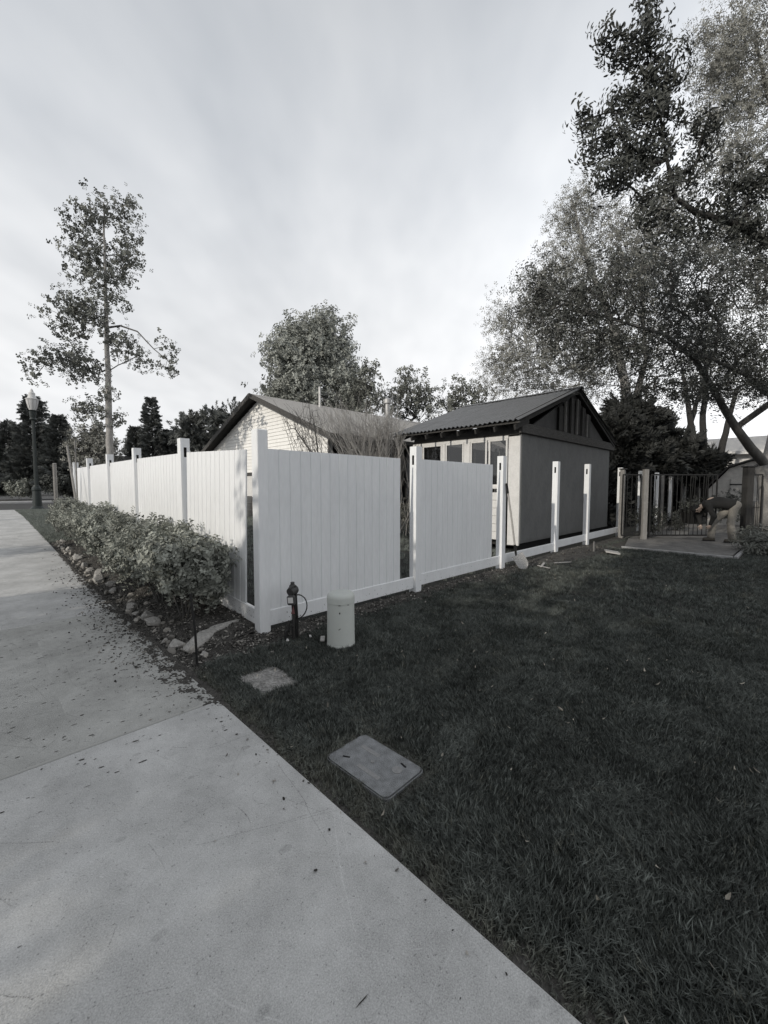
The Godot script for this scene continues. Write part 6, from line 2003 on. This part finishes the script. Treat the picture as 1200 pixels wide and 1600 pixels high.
func scraps() -> void:
	# a board end, lath pieces and clods on the dug earth; small litter by the standpipe
	var b := obj("board_scrap", boxm(Vector3.ZERO, Vector3(0.62, 0.035, 0.3), 0.004, Basis(Vector3(1, 0, 0), 0.08)), mats.wood_pale)
	tag(b, "pale board end lying on the grass near the drive", "board", "")
	b.position = Vector3(8.6, 0.06, 0.95)
	b.rotation = Vector3(0.05, 0.35, -0.06)
	var L := [[5.95, 0.44, 0.5, 0.3, "flat pale lath lying by the shovel blade"], [6.5, 0.62, 0.42, -0.5, "short pale lath lying apart on the grass before the dug earth"], [5.75, 0.55, 0.3, 1.2, "broken lath end touching the shovel side"], [0.34, 0.62, 0.13, 0.9, "yellowish plastic strip on the soil beside the pedestal"]]
	for e in L:
		var o := obj("lath", boxm(Vector3.ZERO, Vector3(e[2], 0.014, 0.045), 0.003), mats.wood_pale)
		tag(o, e[4], "wood scrap", "scraps left on the lawn")
		o.position = Vector3(e[0], 0.035, e[1])
		o.rotation.y = e[3]
	var k := obj("peg", boxm(Vector3(0, 0.08, 0), Vector3(0.03, 0.24, 0.03), 0.004), mats.wood_old)
	tag(k, "short wooden peg upright in the dug earth", "peg")
	k.position = Vector3(8.35, 0.1, 0.62)
	var w := [[0.06, 0.40, "white plastic cap at the foot of the standpipe"], [0.29, 0.47, "white pebble between standpipe and pedestal"]]
	for e in w:
		var o := obj("white_bit", rock(int(e[0] * 1000), Vector3(0.035, 0.04, 0.035)), mats.white_paint)
		tag(o, e[2], "litter")
		o.position = Vector3(e[0], 0.03, e[1])

# ---------- grass and litter ----------
func tuft(sd: int, blades: int, h: float, w: float, spread: float) -> ArrayMesh:
	rng.seed = sd
	var st := mb()
	for k in blades:
		var a := rng.randf() * TAU
		var o := Vector3(cos(a), 0, sin(a)) * spread * sqrt(rng.randf())
		var b := rng.randf() * TAU
		var d := Vector3(cos(b), 0, sin(b))
		var s := d.cross(Vector3.UP) * w * 0.5 * rng.randf_range(0.7, 1.2)
		var hh := h * rng.randf_range(0.45, 1.15)
		var lean := rng.randf_range(0.1, 0.75)
		var m := o + Vector3.UP * hh * 0.55 + d * hh * lean * 0.3
		var t := o + Vector3.UP * hh * (1.0 - lean * 0.25) + d * hh * lean
		var n := d * -1.0 + Vector3.UP * 0.4
		quad(st, o - s, o + s, m + s * 0.8, m - s * 0.8, n)
		tri(st, m - s * 0.8, m + s * 0.8, t, n)
	return st.commit()

func grass() -> void:
	var tufts := [tuft(1, 9, 0.062, 0.0046, 0.022), tuft(2, 9, 0.05, 0.0042, 0.024), tuft(3, 10, 0.056, 0.0044, 0.02)]
	var pn := FastNoiseLite.new()
	pn.seed = 12
	pn.frequency = 0.9
	pn.fractal_octaves = 3
	var xf := [[], [], []]
	var cols := [[], [], []]
	rng.seed = 1234
	var eye := Vector2(-2.137, 4.03)
	var n := 0
	for k in 260000:
		# denser close to the eye
		var x: float
		var z: float
		if k % 5 < 3:
			x = rng.randf_range(-0.955, 3.6)
			z = rng.randf_range(0.1, 5.0)
		else:
			x = rng.randf_range(-0.96, 14.0)
			z = rng.randf_range(0.02, 6.5)
		var edge := x + 0.93
		var p := pn.get_noise_2d(x, z)
		var fine := pn.get_noise_2d(x * 4.0 + 30.0, z * 4.0)
		var keep := 1.0
		if edge < 0.0:
			keep *= 0.7 * smoothstep(-0.03, 0.0, edge + fine * 0.03) if z > 0.35 else 0.0
		elif edge < 0.14:
			keep *= 0.15 + 0.85 * smoothstep(0.0, 0.14, edge + fine * 0.06)
		# bare strip under the fence, the bed, the dug earth
		keep *= smoothstep(0.1, 0.5, z + fine * 0.18 - 0.12 * smoothstep(0.9, 0.0, x))
		if x < 0.0:
			keep *= smoothstep(0.1, 0.42, z + fine * 0.1)
		keep *= 1.0 - exp(-(pow((x - 7.8) / 1.9, 2) + pow((z - 0.3) / 0.5, 2)))
		# sunk lids
		var dl := Vector2(absf(x + 0.572) - 0.15, absf(z - 2.365) - 0.235)
		var din := maxf(dl.x, dl.y)
		if din < 0.0:
			continue
		if din < 0.13 and (x > -0.6 or z > 2.45):
			keep *= 0.3 + 0.7 * smoothstep(0.0, 0.14, din + fine * 0.06)
		dl = Vector2(absf(x + 0.487) - 0.16, absf(z - 1.0) - 0.21)
		if maxf(dl.x, dl.y) + fine * 0.03 < 0.0:
			continue
		if Vector2(x - 0.44, z - 0.8).length() < 0.14 or (x > 9.8 and z > 0.4 and z < 3.2):
			continue
		if rng.randf() > keep:
			continue
		var dry := smoothstep(0.2, 0.0, edge + fine * 0.1) + smoothstep(0.14, 0.0, din) * 0.8
		var i := rng.randi() % 3
		var sc := rng.randf_range(0.7, 1.2) * (1.0 + p * 0.35) * (1.0 - 0.35 * clampf(dry, 0, 1))
		if Vector2(x, z).distance_to(eye) > 6.0:
			sc *= 1.15
		var b := Basis(Vector3(pn.get_noise_2d(x * 1.7, z * 1.7 + 50.0), 0, pn.get_noise_2d(x * 1.7 + 80.0, z * 1.7)).normalized(), 0.35) * Basis(Vector3.UP, rng.randf() * TAU)
		xf[i].append(Transform3D(b.scaled(Vector3(sc, sc * rng.randf_range(0.8, 1.2), sc)), Vector3(x, -0.02, z)))
		var g := (1.0 + p * 0.28 + fine * 0.22) * pow(2.0, rng.randf_range(-1.1, 0.9))
		var straw := clampf(dry * rng.randf_range(0.2, 1.0), 0, 1)
		if rng.randf() < 0.03:
			straw = 0.7
		cols[i].append(Color(g, g, g).lerp(Color(2.9, 2.6, 2.3), straw * 0.6))
		n += 1
	for i in 3:
		tag(scatter("lawn_grass", tufts[i], mats.blade, xf[i], cols[i]), ["dark mown lawn grass of long fine blades", "dark mown lawn grass of short blades mixed through the lawn", "dark mown lawn grass of stiff blades mixed through the lawn"][i], "grass")
	# thinner grass in the yard, on the verge and over the road
	var x2 := []
	var c2 := []
	var vt := tuft(5, 9, 0.08, 0.007, 0.05)
	for k in 30000:
		var x := rng.randf_range(-0.8, 6.0)
		var z := rng.randf_range(-22.4, -9.5)
		if k % 2 == 0:
			x = rng.randf_range(0.1, 13.0)
			if k % 4 == 2:
				x = rng.randf_range(-0.92, 0.1)
			z = rng.randf_range(-14.0, -0.15)
			if k % 4 == 2:
				z = rng.randf_range(-22.0, -9.2)
			if x > 7.0 and (z > -4.5 or z < -7.8):
				continue
		elif x < 0.2 and z > -9.4:
			continue
		x2.append(Transform3D(Basis(Vector3.UP, rng.randf() * TAU).scaled(Vector3(1, 1, 1) * rng.randf_range(0.7, 1.3)), Vector3(x, yg(z) - 0.01, z)))
		var g := rng.randf_range(1.3, 3.0)
		c2.append(Color(g, g, g))
	tag(scatter("yard_grass", vt, mats.blade, x2, c2), "short grass in the yard and on the verge", "grass")

func litter() -> void:
	rng.seed = 77
	# crumbs of bark and soil on the bed and spilled on the pavement
	var st := mb()
	var p := []
	for k in 6:
		var a := TAU * k / 6.0
		p.append(Vector3(cos(a) * rng.randf_range(0.5, 1.0), rng.randf_range(-0.15, 0.15), sin(a) * rng.randf_range(0.3, 0.6)))
	for k in 6:
		tri(st, Vector3(0, 0.25, 0), p[k], p[(k + 1) % 6], Vector3.UP)
		tri(st, Vector3(0, -0.2, 0), p[k], p[(k + 1) % 6], Vector3.DOWN)
	var chip := st.commit()
	var xf := []
	var cols := []
	for k in 24000:
		var z := rng.randf_range(-10.5, 0.4)
		var x := rng.randf_range(-0.93, -0.02)
		if k % 3 == 0:
			z = rng.randf_range(-3.0, 0.5)
		if k % 7 == 0:
			x = -0.93 - absf(rng.randfn()) * 0.11
			z = rng.randfn() * 2.0 - 1.2
			x = -0.93 - absf(rng.randfn()) * 0.2
		if k % 4 == 1:
			x = pow(rng.randf(), 1.5) * 9.0 - 0.4
			z = absf(rng.randfn()) * 0.22 + 0.02
			if x > 6.5:
				z += rng.randf() * 0.5
		var s := pow(rng.randf(), 3.0) * 0.024 + 0.003
		if x < -0.93 and z > 0.3:
			s *= 0.55
			if z > 1.0 and k % 4 > 0:
				continue
		var y := yg(z) + bed_height(x, z) + 0.004 + (0.02 if x < -0.93 else 0.0)
		xf.append(Transform3D(Basis(Vector3(rng.randfn(), rng.randfn() * 3.0, rng.randfn()).normalized(), rng.randf() * TAU).scaled(Vector3(s, s, s)), Vector3(x, y, z)))
		var g := pow(rng.randf(), 2.5) * 3.6 + 0.25
		cols.append(Color(g, g, g))
	tag(scatter("bark_mulch", chip, mats.chip, xf, cols), "crumbs of bark, soil and gravel on the planting bed", "mulch")
	var pebble := rock(77, Vector3(1.1, 0.75, 0.9))
	xf = []
	cols = []
	for k in 230:
		var z := rng.randf_range(-9.3, 0.2)
		var x := -0.78 + rng.randfn() * 0.075
		var s := 0.02 + pow(rng.randf(), 2.0) * 0.075
		xf.append(Transform3D(Basis(Vector3(rng.randfn(), rng.randfn(), rng.randfn()).normalized(), rng.randf() * TAU).scaled(Vector3(s, s, s)), Vector3(x, yg(z) + bed_height(x, z) + s * 0.2, z)))
		var g := rng.randf_range(1.2, 4.2)
		cols.append(Color(g, g, g))
	tag(scatter("border_pebbles", pebble, mats.chip, xf, cols), "pale pebbles and broken rock between the border stones", "gravel")
	xf = []
	cols = []
	var fleck := mb()
	lathe(fleck, [Vector2(1.0, 0.0), Vector2(0.6, 0.25), Vector2(0.0, 0.3)], 7)
	for run in 2:
		xf = []
		cols = []
		for k in 450:
			var s := 0.0012 + pow(rng.randf(), 3.0) * 0.005
			var y := 0.10 + pow(rng.randf(), 2.2) * 0.16
			var along := rng.randf()
			var spot := Vector3(along * 7.4 + 0.09, y, 0.0226)
			var turn := Basis(Vector3.RIGHT, PI / 2)
			if run == 1:
				spot = Vector3(-0.0226, y + 0.06 + 0.02 * along, -0.09 - along * 2.0)
				turn = Basis(Vector3(0, 0, 1), PI / 2)
			else:
				for q in [2.52, 5.04]:
					if absf(spot.x - q) < 0.075:
						spot.z = 0.0636
			xf.append(Transform3D(turn.scaled(Vector3(s, s, s)), spot))
			cols.append(Color(0.9, 0.9, 0.9))
		scatter("mud_splash", fleck.commit(), mats.chip, xf, cols, get_node(["vinyl_fence", "vinyl_fence_001"][run]))
	var clod := rock(901, Vector3(1, 0.7, 0.9))
	xf = []
	cols = []
	for k in 420:
		var x := rng.randf_range(0.1, 9.6)
		var z := absf(rng.randfn()) * 0.16 + 0.06
		if k % 2 == 0:
			x = 7.8 + rng.randfn() * 0.9
			z = 0.4 + rng.randfn() * 0.22
		if z < 0.05:
			continue
		var s := 0.012 + pow(rng.randf(), 3.0) * 0.055
		xf.append(Transform3D(Basis(Vector3(rng.randfn(), rng.randfn(), rng.randfn()).normalized(), rng.randf() * TAU).scaled(Vector3(s, s, s)), Vector3(x, 0.008 + exp(-(pow((x - 8.1) / 1.3, 2) + pow((z - 0.35) / 0.35, 2))) * 0.12, z)))
		var g := rng.randf_range(0.35, 1.5)
		cols.append(Color(g, g, g))
	tag(scatter("earth_clods", clod, mats.chip, xf, cols), "clods of dug earth below the fence and by the shed", "soil")
	xf = []
	cols = []
	for k in 700:
		var z := 4.2 - pow(rng.randf(), 0.55) * 9.0
		var x := rng.randf_range(-3.1, -0.95)
		var s := rng.randf_range(0.003, 0.009)
		if rng.randf() < 0.08:
			s *= 2.4
		if z > 1.0:
			s *= 0.6
		xf.append(Transform3D(Basis(Vector3.UP, rng.randf() * TAU).scaled(Vector3(s * rng.randf_range(0.8, 3.0), s * 0.3, s * rng.randf_range(0.3, 0.8))), Vector3(x, yg(z) + 0.022, z)))
		var g := rng.randf_range(0.15, 0.7)
		cols.append(Color(g, g, g))
	for k in 300:
		var z := rng.randf_range(-2.4, 1.5)
		var x := -0.95 - pow(rng.randf(), 1.3) * 1.4
		var s := rng.randf_range(0.005, 0.014)
		xf.append(Transform3D(Basis(Vector3.UP, rng.randf() * TAU).scaled(Vector3(s * rng.randf_range(0.8, 2.6), s * 0.35, s * rng.randf_range(0.35, 0.9))), Vector3(x, yg(z) + 0.022, z)))
		var g := rng.randf_range(0.2, 0.8)
		cols.append(Color(g, g, g))
	tag(scatter("pavement_litter", chip, mats.chip, xf, cols), "small dark leaves and crumbs strewn over the pavement", "litter")
	# pale dead leaves and straws lying in the grass
	var lf := mb()
	leaf(lf, Vector3(0, 0, 0), Vector3(0, 0.1, 1).normalized(), Vector3(1, 0, 0), 1.0, 0.4, 0.3, 0.4)
	xf = []
	cols = []
	for k in 170:
		var x := rng.randf_range(-0.9, 8.0)
		var z := rng.randf_range(0.5, 4.4)
		if k % 2 == 0:
			x = rng.randf_range(-0.9, 2.2)
		var s := rng.randf_range(0.015, 0.045)
		xf.append(Transform3D(Basis(Vector3(rng.randfn() * 0.3, 1, rng.randfn() * 0.3).normalized(), rng.randf() * TAU).scaled(Vector3(s * rng.randf_range(0.4, 1.0), s, s)), Vector3(x, rng.randf_range(0.02, 0.045), z)))
		var g := rng.randf_range(1.2, 5.0)
		cols.append(Color(g, g * 0.97, g * 0.9))
	tag(scatter("fallen_leaves", lf.commit(), mats.chip, xf, cols), "pale dead leaves lying in the dark lawn", "leaves")
